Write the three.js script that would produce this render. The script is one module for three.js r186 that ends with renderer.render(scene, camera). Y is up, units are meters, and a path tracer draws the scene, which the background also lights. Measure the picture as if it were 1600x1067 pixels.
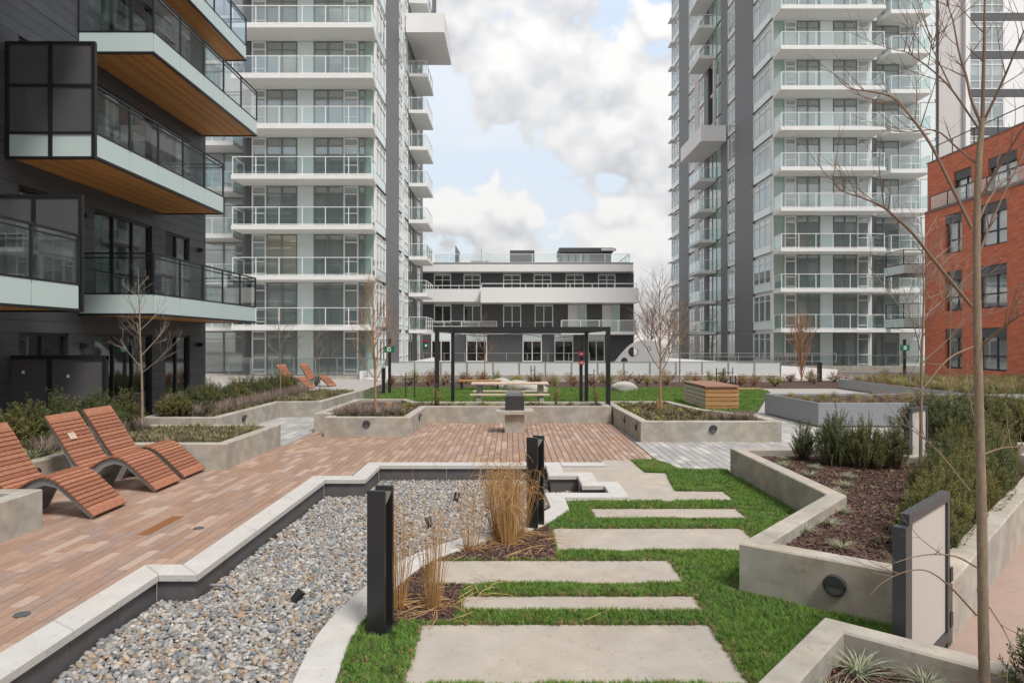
import * as THREE from 'three';
import { mergeGeometries } from 'three/addons/utils/BufferGeometryUtils.js';

// ---------------------------------------------------------------- camera, sky, sun, exposure
const scene = new THREE.Scene();
const camera = new THREE.PerspectiveCamera(54.32, 1600 / 1067, 0.1, 900);
camera.position.set(0, 2.05, 0);
camera.lookAt(0, 2.05, -10);

const renderer = new THREE.WebGLRenderer({ antialias: true });
renderer.toneMapping = THREE.LinearToneMapping;
renderer.toneMappingExposure = 1.64;
renderer.shadowMap.enabled = true;
renderer.shadowMap.type = THREE.PCFSoftShadowMap;

function mulberry(a) { return () => { a |= 0; a = a + 0x6D2B79F5 | 0; let t = Math.imul(a ^ a >>> 15, 1 | a); t = t + Math.imul(t ^ t >>> 7, 61 | t) ^ t; return ((t ^ t >>> 14) >>> 0) / 4294967296; }; }
const clamp = (x, a = 0, b = 1) => Math.min(b, Math.max(a, x));
const smooth = (a, b, x) => { const t = clamp((x - a) / (b - a)); return t * t * (3 - 2 * t); };
const mix = (a, b, t) => a + (b - a) * t;

// 3-d value noise for the sky and for free shapes
const H3 = (() => { const r = mulberry(77), t = new Float32Array(4096); for (let i = 0; i < 4096; i++) t[i] = r(); return (x, y, z) => t[(Math.imul(x, 73856093) ^ Math.imul(y, 19349663) ^ Math.imul(z, 83492791)) >>> 3 & 4095]; })();
function noise3(x, y, z) {
  const i = Math.floor(x), j = Math.floor(y), k = Math.floor(z); let u = x - i, v = y - j, w = z - k;
  u = u * u * u * (u * (u * 6 - 15) + 10); v = v * v * v * (v * (v * 6 - 15) + 10); w = w * w * w * (w * (w * 6 - 15) + 10);
  return mix(mix(mix(H3(i, j, k), H3(i + 1, j, k), u), mix(H3(i, j + 1, k), H3(i + 1, j + 1, k), u), v), mix(mix(H3(i, j, k + 1), H3(i + 1, j, k + 1), u), mix(H3(i, j + 1, k + 1), H3(i + 1, j + 1, k + 1), u), v), w);
}
function fbm3(x, y, z, o) { let s = 0, a = 0.5, n = 0; for (let k = 0; k < o; k++) { s += a * noise3(x, y, z); n += a; a *= 0.5; x = x * 2.03 + 7.1; y = y * 2.03 + 3.7; z = z * 2.03 + 1.9; } return s / n; }

// broken cumulus over pale blue, thicker towards the horizon
{
  const W = 3072, H = 1536, data = new Float32Array(W * H * 4);
  const body = (x, y, z, o) => {
    const w = noise3(x * 2.1 + 9, y * 2.1, z * 2.1) * 0.35;
    const big = fbm3(x * 3.1 + w + 31.9, y * 5.2 + 2.6, z * 3.1 - w + 15.2, 3);
    const puff = 1 - Math.abs(2 * fbm3(x * 9.5 + 1, y * 12, z * 9.5 + 5, o) - 1) * 1.7;
    return big + 0.22 * (puff - 0.5);
  };
  for (let j = 0; j < H; j++) {
    const el = ((j + 0.5) / H - 0.5) * Math.PI, y = Math.sin(el), c = Math.cos(el);
    for (let i = 0; i < W; i++) {
      const az = ((i + 0.5) / W - 0.5) * 2 * Math.PI, o = (j * W + i) * 4;
      let r = 0.42, g = 0.40, b = 0.38;
      if (el > -0.01) {
        const x = Math.cos(az) * c, z = Math.sin(az) * c, e = Math.max(y, 0);
        const f = body(x, y, z, 6), up = body(x * 0.988, y + 0.035, z * 0.988, 4);
        const cover = smooth(0.365, 0.425, f + 0.13 * Math.exp(-e * 7) - 0.02);
        const lit = clamp(0.60 + (f - up) * 4.6 + (0.5 - f) * 0.7, 0, 1);
        const thin = fbm3(x * 2.2 + 31, y * 9, z * 2.2, 4);
        const veil = 0.2 + smooth(0.36, 0.7, thin) * 0.6;
        const br = mix(0.37, 0.56, lit);
        let cr = br * mix(0.965, 1.0, lit), cg = br * mix(0.99, 0.995, lit), cb = br * mix(1.04, 0.985, lit);
        let sr = mix(0.47, 0.30, smooth(0, 0.7, e)), sg = mix(0.525, 0.40, smooth(0, 0.7, e)), sb = mix(0.57, 0.56, smooth(0, 0.7, e));
        sr = mix(sr, 0.50, veil); sg = mix(sg, 0.52, veil); sb = mix(sb, 0.55, veil);
        r = mix(sr, cr, cover); g = mix(sg, cg, cover); b = mix(sb, cb, cover);
        const low = Math.exp(-e * 22); r = mix(r, 0.64, low * 0.7); g = mix(g, 0.57, low * 0.7); b = mix(b, 0.50, low * 0.7);
        const gain = 0.92 + 0.42 * e; r *= gain; g *= gain; b *= gain;
      }
      data[o] = r; data[o + 1] = g; data[o + 2] = b; data[o + 3] = 1;
    }
  }
  const t = new THREE.DataTexture(data, W, H, THREE.RGBAFormat, THREE.FloatType);
  t.mapping = THREE.EquirectangularReflectionMapping; t.magFilter = THREE.LinearFilter; t.minFilter = THREE.LinearFilter; t.wrapS = THREE.RepeatWrapping; t.needsUpdate = true;
  scene.background = t; scene.environment = t;
}
const sun = new THREE.DirectionalLight(new THREE.Color(1.0, 0.955, 0.90), 2.1);
sun.position.set(24, 60, 18); sun.target.position.set(0, 0, -14);
sun.castShadow = true; sun.shadow.radius = 30; sun.shadow.mapSize.set(4096, 4096);
Object.assign(sun.shadow.camera, { left: -60, right: 60, top: 60, bottom: -60, near: 1, far: 200 });
scene.add(sun, sun.target);

// ---------------------------------------------------------------- helpers
const taken = new Map();
function numbered(n) { const k = taken.get(n) || 0; taken.set(n, k + 1); return k ? n + '_' + String(k).padStart(3, '0') : n; }
function shade(o) { o.castShadow = true; o.receiveShadow = true; return o; }
function mesh(name, geo, mat, parent = scene) { const m = shade(new THREE.Mesh(geo, mat)); m.name = parent === scene ? numbered(name) : name; parent.add(m); return m; }
function tag(o, label, category, group) { o.userData.label = label; o.userData.category = category; if (group) o.userData.group = group; return o; }
function thing(name, label, category, group, x = 0, y = 0, d = 0, turn = 0) {
  const o = new THREE.Group(); o.name = numbered(name); o.position.set(x, y, -d); o.rotation.y = turn; scene.add(o);
  return tag(o, label, category, group);
}
function structure(o) { o.userData.kind = 'structure'; return o; }
function stuff(o) { o.userData.kind = 'stuff'; return o; }
function copyOf(o, label, group, x, y, d, turn = 0, s = 1, sy = s) {
  const c = o.clone(); c.name = numbered(o.name.replace(/_\d{3}$/, '')); c.userData = { ...o.userData, label }; if (group) c.userData.group = group;
  c.position.set(x, y, -d); c.rotation.y = turn; c.scale.set(s, sy, s); scene.add(c); return c;
}
const area2 = (p) => p.reduce((s, a, i) => { const b = p[(i + 1) % p.length]; return s + a[0] * b[1] - b[0] * a[1]; }, 0);
function inside(p, x, y) { let c = false; for (let i = 0, j = p.length - 1; i < p.length; j = i++) { const [xi, yi] = p[i], [xj, yj] = p[j]; if ((yi > y) !== (yj > y) && x < (xj - xi) * (y - yi) / (yj - yi) + xi) c = !c; } return c; }
function offset(p, t, closed = true) { // shifts a polygon of [x, depth] inwards by t (counter-clockwise order), mitred
  const n = p.length, out = [];
  for (let i = 0; i < n; i++) {
    const a = closed ? p[(i + n - 1) % n] : p[Math.max(i - 1, 0)], b = p[i], c = closed ? p[(i + 1) % n] : p[Math.min(i + 1, n - 1)];
    let d1 = [b[0] - a[0], b[1] - a[1]], d2 = [c[0] - b[0], c[1] - b[1]];
    if (!closed && i === 0) d1 = d2; if (!closed && i === n - 1) d2 = d1;
    const l1 = Math.hypot(...d1) || 1, l2 = Math.hypot(...d2) || 1, n1 = [-d1[1] / l1, d1[0] / l1], n2 = [-d2[1] / l2, d2[0] / l2];
    const k = 1 + n1[0] * n2[0] + n1[1] * n2[1]; out.push([b[0] + t * (n1[0] + n2[0]) / k, b[1] + t * (n1[1] + n2[1]) / k]);
  }
  return out;
}
// collects faces into one geometry; plan coordinates are [x, depth] with z = -depth; uv in metres
class MB {
  constructor() { this.p = []; this.n = []; this.u = []; this.i = []; this.c = null; }
  vert(a, n) { this.p.push(a[0], a[1], a[2]); this.n.push(n[0], n[1], n[2]); const ax = Math.abs(n[0]), ay = Math.abs(n[1]), az = Math.abs(n[2]); if (ay >= ax && ay >= az) this.u.push(a[0], a[2]); else if (ax >= az) this.u.push(a[2], a[1]); else this.u.push(a[0], a[1]); return this.p.length / 3 - 1; }
  face(pts) { const [a, b, c] = pts, u = [b[0] - a[0], b[1] - a[1], b[2] - a[2]], v = [c[0] - a[0], c[1] - a[1], c[2] - a[2]]; let n = [u[1] * v[2] - u[2] * v[1], u[2] * v[0] - u[0] * v[2], u[0] * v[1] - u[1] * v[0]]; const l = Math.hypot(...n) || 1; n = n.map((x) => x / l); const s = pts.map((q) => this.vert(q, n)); for (let k = 2; k < s.length; k++) this.i.push(s[0], s[k - 1], s[k]); return this; }
  box(x0, x1, y0, y1, d0, d1) { // d = depth
    const a = Math.min(x0, x1), b = Math.max(x0, x1), f = -Math.min(d0, d1), k = -Math.max(d0, d1), l = Math.min(y0, y1), h = Math.max(y0, y1);
    this.face([[a, l, f], [b, l, f], [b, h, f], [a, h, f]]).face([[b, l, k], [a, l, k], [a, h, k], [b, h, k]]);
    this.face([[b, l, f], [b, l, k], [b, h, k], [b, h, f]]).face([[a, l, k], [a, l, f], [a, h, f], [a, h, k]]);
    return this.face([[a, h, f], [b, h, f], [b, h, k], [a, h, k]]).face([[a, l, k], [b, l, k], [b, l, f], [a, l, f]]);
  }
  prism(poly, y0, y1, c = 0, bottom = false) { // upright prism with the top edge chamfered by c
    let q = area2(poly) > 0 ? poly : [...poly].reverse(); const n = q.length, t = c ? offset(q, c) : q;
    for (let i = 0; i < n; i++) { const a = q[i], b = q[(i + 1) % n], e = t[i], f = t[(i + 1) % n];
      this.face([[a[0], y0, -a[1]], [b[0], y0, -b[1]], [b[0], y1 - c, -b[1]], [a[0], y1 - c, -a[1]]]);
      if (c) this.face([[a[0], y1 - c, -a[1]], [b[0], y1 - c, -b[1]], [f[0], y1, -f[1]], [e[0], y1, -e[1]]]); }
    const tri = THREE.ShapeUtils.triangulateShape(t.map((v) => new THREE.Vector2(v[0], v[1])), []);
    for (const [a, b, d] of tri) { this.face([a, b, d].map((k) => [t[k][0], y1, -t[k][1]])); if (bottom) this.face([a, d, b].map((k) => [q[k][0], y0, -q[k][1]])); }
    return this;
  }
  ring(outer, t, y0, y1, c = 0.012) { // wall of thickness t standing on a closed outline
    const o = area2(outer) > 0 ? outer : [...outer].reverse(), a = offset(o, c), i2 = offset(o, t), b = offset(o, t - c), n = o.length;
    for (let k = 0; k < n; k++) { const m = (k + 1) % n, P = (q, y) => [q[0], y, -q[1]];
      this.face([P(o[k], y0), P(o[m], y0), P(o[m], y1 - c), P(o[k], y1 - c)]).face([P(o[k], y1 - c), P(o[m], y1 - c), P(a[m], y1), P(a[k], y1)]);
      this.face([P(a[k], y1), P(a[m], y1), P(b[m], y1), P(b[k], y1)]).face([P(b[k], y1), P(b[m], y1), P(i2[m], y1 - c), P(i2[k], y1 - c)]).face([P(i2[k], y1 - c), P(i2[m], y1 - c), P(i2[m], y0), P(i2[k], y0)]); }
    return this;
  }
  bar(a, b, w, h = w) { // square bar between two points [x, y, z]
    const A = new THREE.Vector3(...a), B = new THREE.Vector3(...b), D = B.clone().sub(A).normalize(), U = Math.abs(D.y) > 0.9 ? new THREE.Vector3(0, 0, 1) : new THREE.Vector3(0, 1, 0);
    const S = D.clone().cross(U).normalize(), T = S.clone().cross(D), P = (q, s, t) => q.clone().addScaledVector(S, s * w / 2).addScaledVector(T, t * h / 2).toArray();
    const k = [[-1, -1], [1, -1], [1, 1], [-1, 1]];
    for (let i = 0; i < 4; i++) { const [s, t] = k[i], [s2, t2] = k[(i + 1) % 4]; this.face([P(A, s, t), P(A, s2, t2), P(B, s2, t2), P(B, s, t)]); }
    return this.face(k.map(([s, t]) => P(B, s, t))).face([...k].reverse().map(([s, t]) => P(A, s, t)));
  }
  tube(pts, radii, sides = 5) { // round tapered limb with smooth normals
    const base = this.p.length / 3, n = pts.length; let S = new THREE.Vector3(1, 0, 0);
    for (let i = 0; i < n; i++) { const D = new THREE.Vector3().subVectors(pts[Math.min(i + 1, n - 1)], pts[Math.max(i - 1, 0)]).normalize(); S = S.clone().addScaledVector(D, -S.dot(D)); if (S.lengthSq() < 1e-4) S.set(0, 0, 1).addScaledVector(D, -D.z); S.normalize(); const T = D.clone().cross(S);
      for (let k = 0; k <= sides; k++) { const a = k / sides * Math.PI * 2, q = S.clone().multiplyScalar(Math.cos(a)).addScaledVector(T, Math.sin(a)); this.p.push(pts[i].x + q.x * radii[i], pts[i].y + q.y * radii[i], pts[i].z + q.z * radii[i]); this.n.push(q.x, q.y, q.z); this.u.push(k / sides * 0.4, pts[i].y); } }
    for (let i = 0; i < n - 1; i++) for (let k = 0; k < sides; k++) { const a = base + i * (sides + 1) + k, b = a + sides + 1; this.i.push(a, a + 1, b + 1, a, b + 1, b); }
    return this;
  }
  disc(cx, cy, cz, r, l, axis = 'y', n = 20) { const g = new THREE.CylinderGeometry(r, r, l, n); if (axis === 'z') g.rotateX(Math.PI / 2); if (axis === 'x') g.rotateZ(Math.PI / 2); g.translate(cx, cy, cz); return this.add(g); }
  add(g) { const base = this.p.length / 3, P = g.attributes.position, N = g.attributes.normal, U = g.attributes.uv; for (let k = 0; k < P.count; k++) { this.p.push(P.getX(k), P.getY(k), P.getZ(k)); this.n.push(N.getX(k), N.getY(k), N.getZ(k)); this.u.push(U ? U.getX(k) : 0, U ? U.getY(k) : 0); } if (g.index) for (const k of g.index.array) this.i.push(base + k); else for (let k = 0; k < P.count; k++) this.i.push(base + k); return this; }
  geo() { const g = new THREE.BufferGeometry(); g.setAttribute('position', new THREE.Float32BufferAttribute(this.p, 3)); g.setAttribute('normal', new THREE.Float32BufferAttribute(this.n, 3)); g.setAttribute('uv', new THREE.Float32BufferAttribute(this.u, 2)); g.setIndex(this.i); return g; }
  to(name, mat, parent = scene) { return mesh(name, this.geo(), mat, parent); }
}

// ---------------------------------------------------------------- procedural textures and materials
function tileable(seed) { const r = mulberry(seed), N = 64, t = new Float32Array(N * N); for (let i = 0; i < N * N; i++) t[i] = r();
  const at = (x, y, p) => { const i = Math.floor(x), j = Math.floor(y); let u = x - i, v = y - j; u = u * u * (3 - 2 * u); v = v * v * (3 - 2 * v); const m = (a) => ((a % p) + p) % p, g = (a, b) => t[m(b) * N + m(a)]; return mix(mix(g(i, j), g(i + 1, j), u), mix(g(i, j + 1), g(i + 1, j + 1), u), v); };
  return (x, y, p, o = 4) => { let s = 0, a = 0.5, n = 0; for (let k = 0; k < o && p <= 64; k++) { s += a * at(x * p, y * p, p); n += a; a *= 0.55; p *= 2; } return s / n; }; }
function texture(size, metres, fn, srgb = true) {
  const d = new Uint8Array(size * size * 4), enc = (v) => srgb ? (v <= 0.0031308 ? v * 12.92 : 1.055 * Math.pow(v, 1 / 2.4) - 0.055) : v;
  for (let j = 0; j < size; j++) for (let i = 0; i < size; i++) { const c = fn(i / size, j / size), o = (j * size + i) * 4; for (let k = 0; k < 3; k++) d[o + k] = clamp(enc(c[k])) * 255; d[o + 3] = 255; }
  const t = new THREE.DataTexture(d, size, size); t.wrapS = t.wrapT = THREE.RepeatWrapping; t.magFilter = THREE.LinearFilter; t.minFilter = THREE.LinearMipmapLinearFilter; t.generateMipmaps = true; if (srgb) t.colorSpace = THREE.SRGBColorSpace;
  const [mx, my] = Array.isArray(metres) ? metres : [metres, metres]; t.repeat.set(1 / mx, 1 / my); t.needsUpdate = true; return t;
}
const lin = (r, g, b) => new THREE.Color().setRGB(r, g, b);
const plain = (r, g, b, rough = 0.6, more = {}) => new THREE.MeshStandardMaterial({ color: lin(r, g, b), roughness: rough, ...more });
const n1 = tileable(11), n2 = tileable(23), n3 = tileable(37);
const grain = (seed) => { const r = mulberry(seed); return () => r() - 0.5; };

function concreteMaterial(r, g, b, spread, seed, stain = 0.12) {
  const q = grain(seed), map = texture(512, 2.3, (u, v) => {
    const blot = (n1(u + seed * 0.13, v, 4, 5) - 0.5) * 0.42 + (n3(u, v + seed * 0.07, 16, 3) - 0.5) * 0.34 + (Math.abs(n2(u + 0.3, v, 8, 4) - 0.5) < 0.022 ? -0.05 : 0), streak = n2(u, v + seed * 0.1, 16, 3) - 0.5, fine = q() * 0.11, hole = n3(u, v, 64, 1) > 0.9 ? -0.16 : 0;
    const k = 1 + blot * spread * 2.4 + streak * stain * 1.6 + fine + hole, warm = (n3(u + 0.4, v + 0.2, 4, 4) - 0.5) * stain;
    return [r * k * (1 + warm), g * k, b * k * (1 - warm)]; });
  const bump = texture(256, 1.1, (u, v) => { const k = 0.5 + (n2(u, v, 32, 2) - 0.5) * 0.6; return [k, k, k]; }, false);
  return new THREE.MeshStandardMaterial({ map, bumpMap: bump, bumpScale: 0.0015, roughness: 0.86 });
}
const M = {};
M.concrete = concreteMaterial(0.365, 0.325, 0.272, 0.46, 3, 0.20);
M.slab = concreteMaterial(0.37, 0.322, 0.272, 0.20, 5, 0.10);
M.coping = concreteMaterial(0.475, 0.45, 0.42, 0.14, 7, 0.06);
M.path = concreteMaterial(0.33, 0.305, 0.28, 0.10, 9, 0.08);
M.pinkPath = concreteMaterial(0.33, 0.235, 0.19, 0.12, 13, 0.06);
M.ground = concreteMaterial(0.30, 0.275, 0.25, 0.12, 17, 0.1);
M.tile = concreteMaterial(0.105, 0.095, 0.096, 0.18, 19, 0.16); M.tile.roughness = 0.6;
M.bedding = plain(0.045, 0.034, 0.028, 0.95);
{
  const q = grain(41); M.mulch = new THREE.MeshStandardMaterial({ roughness: 0.98, map: texture(512, 1.1, (u, v) => { const k = 0.45 + n1(u, v, 32, 2) * 0.9 + q() * 0.35, r = n2(u, v, 8, 3); return [0.085 * k, mix(0.045, 0.055, r) * k, 0.035 * k]; }), bumpMap: texture(256, 0.55, (u, v) => { const k = n3(u, v, 32, 2); return [k, k, k]; }, false), bumpScale: 0.02 });
  M.turf = new THREE.MeshStandardMaterial({ roughness: 1, map: texture(256, 0.8, (u, v) => { const k = 0.6 + n1(u, v, 32, 2) * 0.7; return [0.04 * k, 0.062 * k, 0.016 * k]; }) });
}
function woodMaterial(r, g, b, seed, metres = [1.4, 0.25], rough = 0.6, streak = 0.5) {
  const q = grain(seed); return new THREE.MeshStandardMaterial({ roughness: rough, map: texture(256, metres, (u, v) => { const w = n2(u * 0.5, v + 0.1 * seed, 16, 3), ring = Math.sin((v * 9 + n1(u, v, 4, 3) * 2.5 + seed) * 6.283) * 0.5 + 0.5; const k = 1 + (w - 0.5) * streak + (ring - 0.5) * 0.13 + q() * 0.07; return [r * k, g * k * (0.96 + 0.08 * w), b * k]; }) });
}
M.slat = [woodMaterial(0.30, 0.118, 0.062, 51), woodMaterial(0.26, 0.097, 0.049, 52), woodMaterial(0.335, 0.138, 0.075, 53)];
M.soffit = [woodMaterial(0.70, 0.33, 0.105, 61, [2.2, 0.3]), woodMaterial(0.62, 0.275, 0.082, 62, [2.2, 0.3]), woodMaterial(0.75, 0.375, 0.13, 63, [2.2, 0.3])];
M.cedar = [woodMaterial(0.44, 0.245, 0.10, 71), woodMaterial(0.38, 0.19, 0.075, 72), woodMaterial(0.50, 0.41, 0.32, 73)];
M.paleWood = woodMaterial(0.52, 0.40, 0.31, 75);
M.black = plain(0.018, 0.018, 0.019, 0.42, { metalness: 0.15 });
M.blackGloss = plain(0.02, 0.02, 0.021, 0.3);
M.steel = plain(0.42, 0.42, 0.41, 0.38, { metalness: 0.75 });
M.frameGrey = plain(0.30, 0.30, 0.29, 0.45, { metalness: 0.4 });
M.white = plain(0.80, 0.80, 0.79, 0.5);
M.offWhite = plain(0.76, 0.74, 0.73, 0.6);
M.taupe = plain(0.55, 0.52, 0.505, 0.7);
M.towerSlab = concreteMaterial(0.74, 0.73, 0.71, 0.05, 29, 0.05);
M.greyPanel = plain(0.155, 0.157, 0.162, 0.55);
M.greyPanelDark = plain(0.085, 0.088, 0.095, 0.55);
M.charcoal = plain(0.040, 0.042, 0.048, 0.55); M.slate = plain(0.085, 0.086, 0.09, 0.6); M.dimRoom = plain(0.13, 0.105, 0.085, 0.9);
M.greyMetal = plain(0.27, 0.285, 0.30, 0.5, { metalness: 0.1 });
M.mint = plain(0.50, 0.60, 0.58, 0.28);
M.mintPale = plain(0.72, 0.80, 0.80, 0.2);
M.siding = [[0.054, 0.056, 0.065], [0.049, 0.051, 0.059], [0.060, 0.062, 0.072]].map(([r, g, b], k) => { const q = grain(80 + k); return new THREE.MeshStandardMaterial({ roughness: 0.5, map: texture(128, 1.7, (u, v) => { const w = 0.9 + 0.2 * n1(u, v, 8, 3) + q() * 0.06; return [r * w, g * w, b * w]; }) }); });
M.room = plain(0.68, 0.67, 0.62, 0.9); M.roomFloor = plain(0.30, 0.23, 0.16, 0.7); M.blind = plain(0.62, 0.63, 0.62, 0.8);
M.glass = new THREE.MeshPhysicalMaterial({ color: lin(0.87, 0.93, 0.93), roughness: 0.02, metalness: 0.19, transmission: 1, thickness: 0, ior: 2.1 });
M.clearGlass = new THREE.MeshPhysicalMaterial({ color: lin(0.80, 0.85, 0.83), roughness: 0.02, transmission: 1, thickness: 0, ior: 1.42 });
M.darkGlass = new THREE.MeshPhysicalMaterial({ color: lin(0.62, 0.66, 0.66), roughness: 0.02, transmission: 1, thickness: 0, ior: 2.0 });
M.railGlass = new THREE.MeshPhysicalMaterial({ color: lin(0.93, 0.97, 0.96), roughness: 0.02, transmission: 1, thickness: 0, ior: 1.8 });
M.smokeGlass = new THREE.MeshPhysicalMaterial({ color: lin(0.16, 0.16, 0.17), roughness: 0.16, transmission: 0.45, thickness: 0, ior: 1.5 });
M.frosted = new THREE.MeshPhysicalMaterial({ color: lin(0.64, 0.76, 0.74), roughness: 0.22, transmission: 0.25, thickness: 0, ior: 1.5 });
M.greenGlass = new THREE.MeshPhysicalMaterial({ color: lin(0.60, 0.76, 0.70), roughness: 0.05, transmission: 0.55, thickness: 0, ior: 1.8 });
M.brick = (() => { const tone = mulberry(90), rows = [...Array(16)].map(() => [...Array(8)].map(() => 0.78 + tone() * 0.44)), q = grain(91);
  return new THREE.MeshStandardMaterial({ roughness: 0.9, map: texture(512, [1.68, 1.2], (u, v) => { const row = Math.floor(v * 16), uu = (u * 8 + (row % 2) * 0.5) % 8, col = Math.floor(uu), fx = uu - col, fy = v * 16 - row, joint = fx < 0.045 || fy < 0.13; const k = joint ? 1 : rows[row][col] * (1 + q() * 0.14); return joint ? [0.48, 0.26, 0.19] : [0.56 * k, 0.142 * k, 0.068 * k]; }) }); })();
M.bark = new THREE.MeshStandardMaterial({ roughness: 0.85, map: texture(256, [0.4, 0.5], (u, v) => { const k = 0.72 + 0.5 * n1(u, v, 8, 4) + (n2(u * 0.3, v, 32, 2) > 0.66 ? 0.12 : 0); return [0.245 * k, 0.185 * k, 0.125 * k]; }) });
M.twig = plain(0.20, 0.125, 0.085, 0.8); M.twigOrange = plain(0.36, 0.20, 0.10, 0.8); M.twigGrey = plain(0.27, 0.215, 0.175, 0.8);
M.reed = [plain(0.44, 0.235, 0.075, 0.75), plain(0.38, 0.195, 0.062, 0.75), plain(0.55, 0.35, 0.155, 0.75)];
M.yew = [0, 1, 2].map((k) => new THREE.MeshPhysicalMaterial({ color: [lin(0.115, 0.118, 0.020), lin(0.155, 0.138, 0.024), lin(0.085, 0.100, 0.020)][k], roughness: 0.95, transmission: 0.3, thickness: 0 }));
M.stem = plain(0.12, 0.075, 0.045, 0.9);
M.lavender = plain(0.27, 0.20, 0.165, 0.9); M.sage = plain(0.165, 0.185, 0.115, 0.9); M.sedge = plain(0.30, 0.34, 0.22, 0.8); M.straw = plain(0.36, 0.285, 0.16, 0.9); M.russet = plain(0.27, 0.12, 0.06, 0.9); M.lime = plain(0.28, 0.27, 0.07, 0.9); M.olive = plain(0.17, 0.155, 0.08, 0.9);
M.stone = concreteMaterial(0.37, 0.345, 0.30, 0.4, 31, 0.2);
M.red = plain(0.42, 0.03, 0.03, 0.45); M.green = plain(0.0, 0.16, 0.085, 0.5); M.yellow = plain(0.55, 0.34, 0.03, 0.6);
M.gravel = new THREE.MeshStandardMaterial({ color: 0xffffff, roughness: 0.72 });
M.chip = new THREE.MeshStandardMaterial({ color: 0xffffff, roughness: 0.95 });
M.blade = new THREE.MeshPhysicalMaterial({ color: 0xffffff, roughness: 0.92, transmission: 0.35, thickness: 0 });
M.lampGrey = plain(0.055, 0.058, 0.062, 0.45, { metalness: 0.3 });
M.guard = plain(0.60, 0.63, 0.62, 0.4); M.play = plain(0.36, 0.36, 0.355, 0.6); M.lidWood = woodMaterial(0.27, 0.135, 0.085, 77);

// ================================================================ ground, basin, paving, lawn
// plan coordinates are [x, depth]
const innerCurve = new THREE.CatmullRomCurve3([[-1.15, 2.4], [-1.22, 3.1], [-1.293, 3.9], [-1.335, 4.5], [-1.30, 4.95], [-1.205, 5.43], [-1.02, 6.08], [-0.744, 6.52], [-0.343, 6.95], [0.08, 7.32], [0.466, 8.03]].map(([x, d]) => new THREE.Vector3(x, 0, d))).getPoints(44).map((v) => [v.x, v.z]);
const outerCurve = offset(innerCurve, -0.25, false);
outerCurve[outerCurve.length - 1] = [0.69, 7.94];
const basinOuter = [...outerCurve, [0.68, 8.57], [1.52, 8.58], [1.52, 9.50], [1.225, 9.51], [1.225, 10.18], [0.795, 10.2], [0.795, 11.03], [-2.385, 11.03], [-2.385, 9.92], [-2.965, 9.92], [-2.965, 5.98], [-3.30, 5.98], [-3.30, 2.4]];
const basinInner = [...innerCurve, [0.43, 8.81], [1.28, 8.81], [1.28, 9.12 + 0.13], [0.975, 9.25], [0.975, 9.94], [0.545, 9.94], [0.545, 10.77], [-2.13, 10.77], [-2.13, 9.66], [-2.71, 9.66], [-2.71, 5.72], [-3.04, 5.72], [-3.04, 2.4]];

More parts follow.
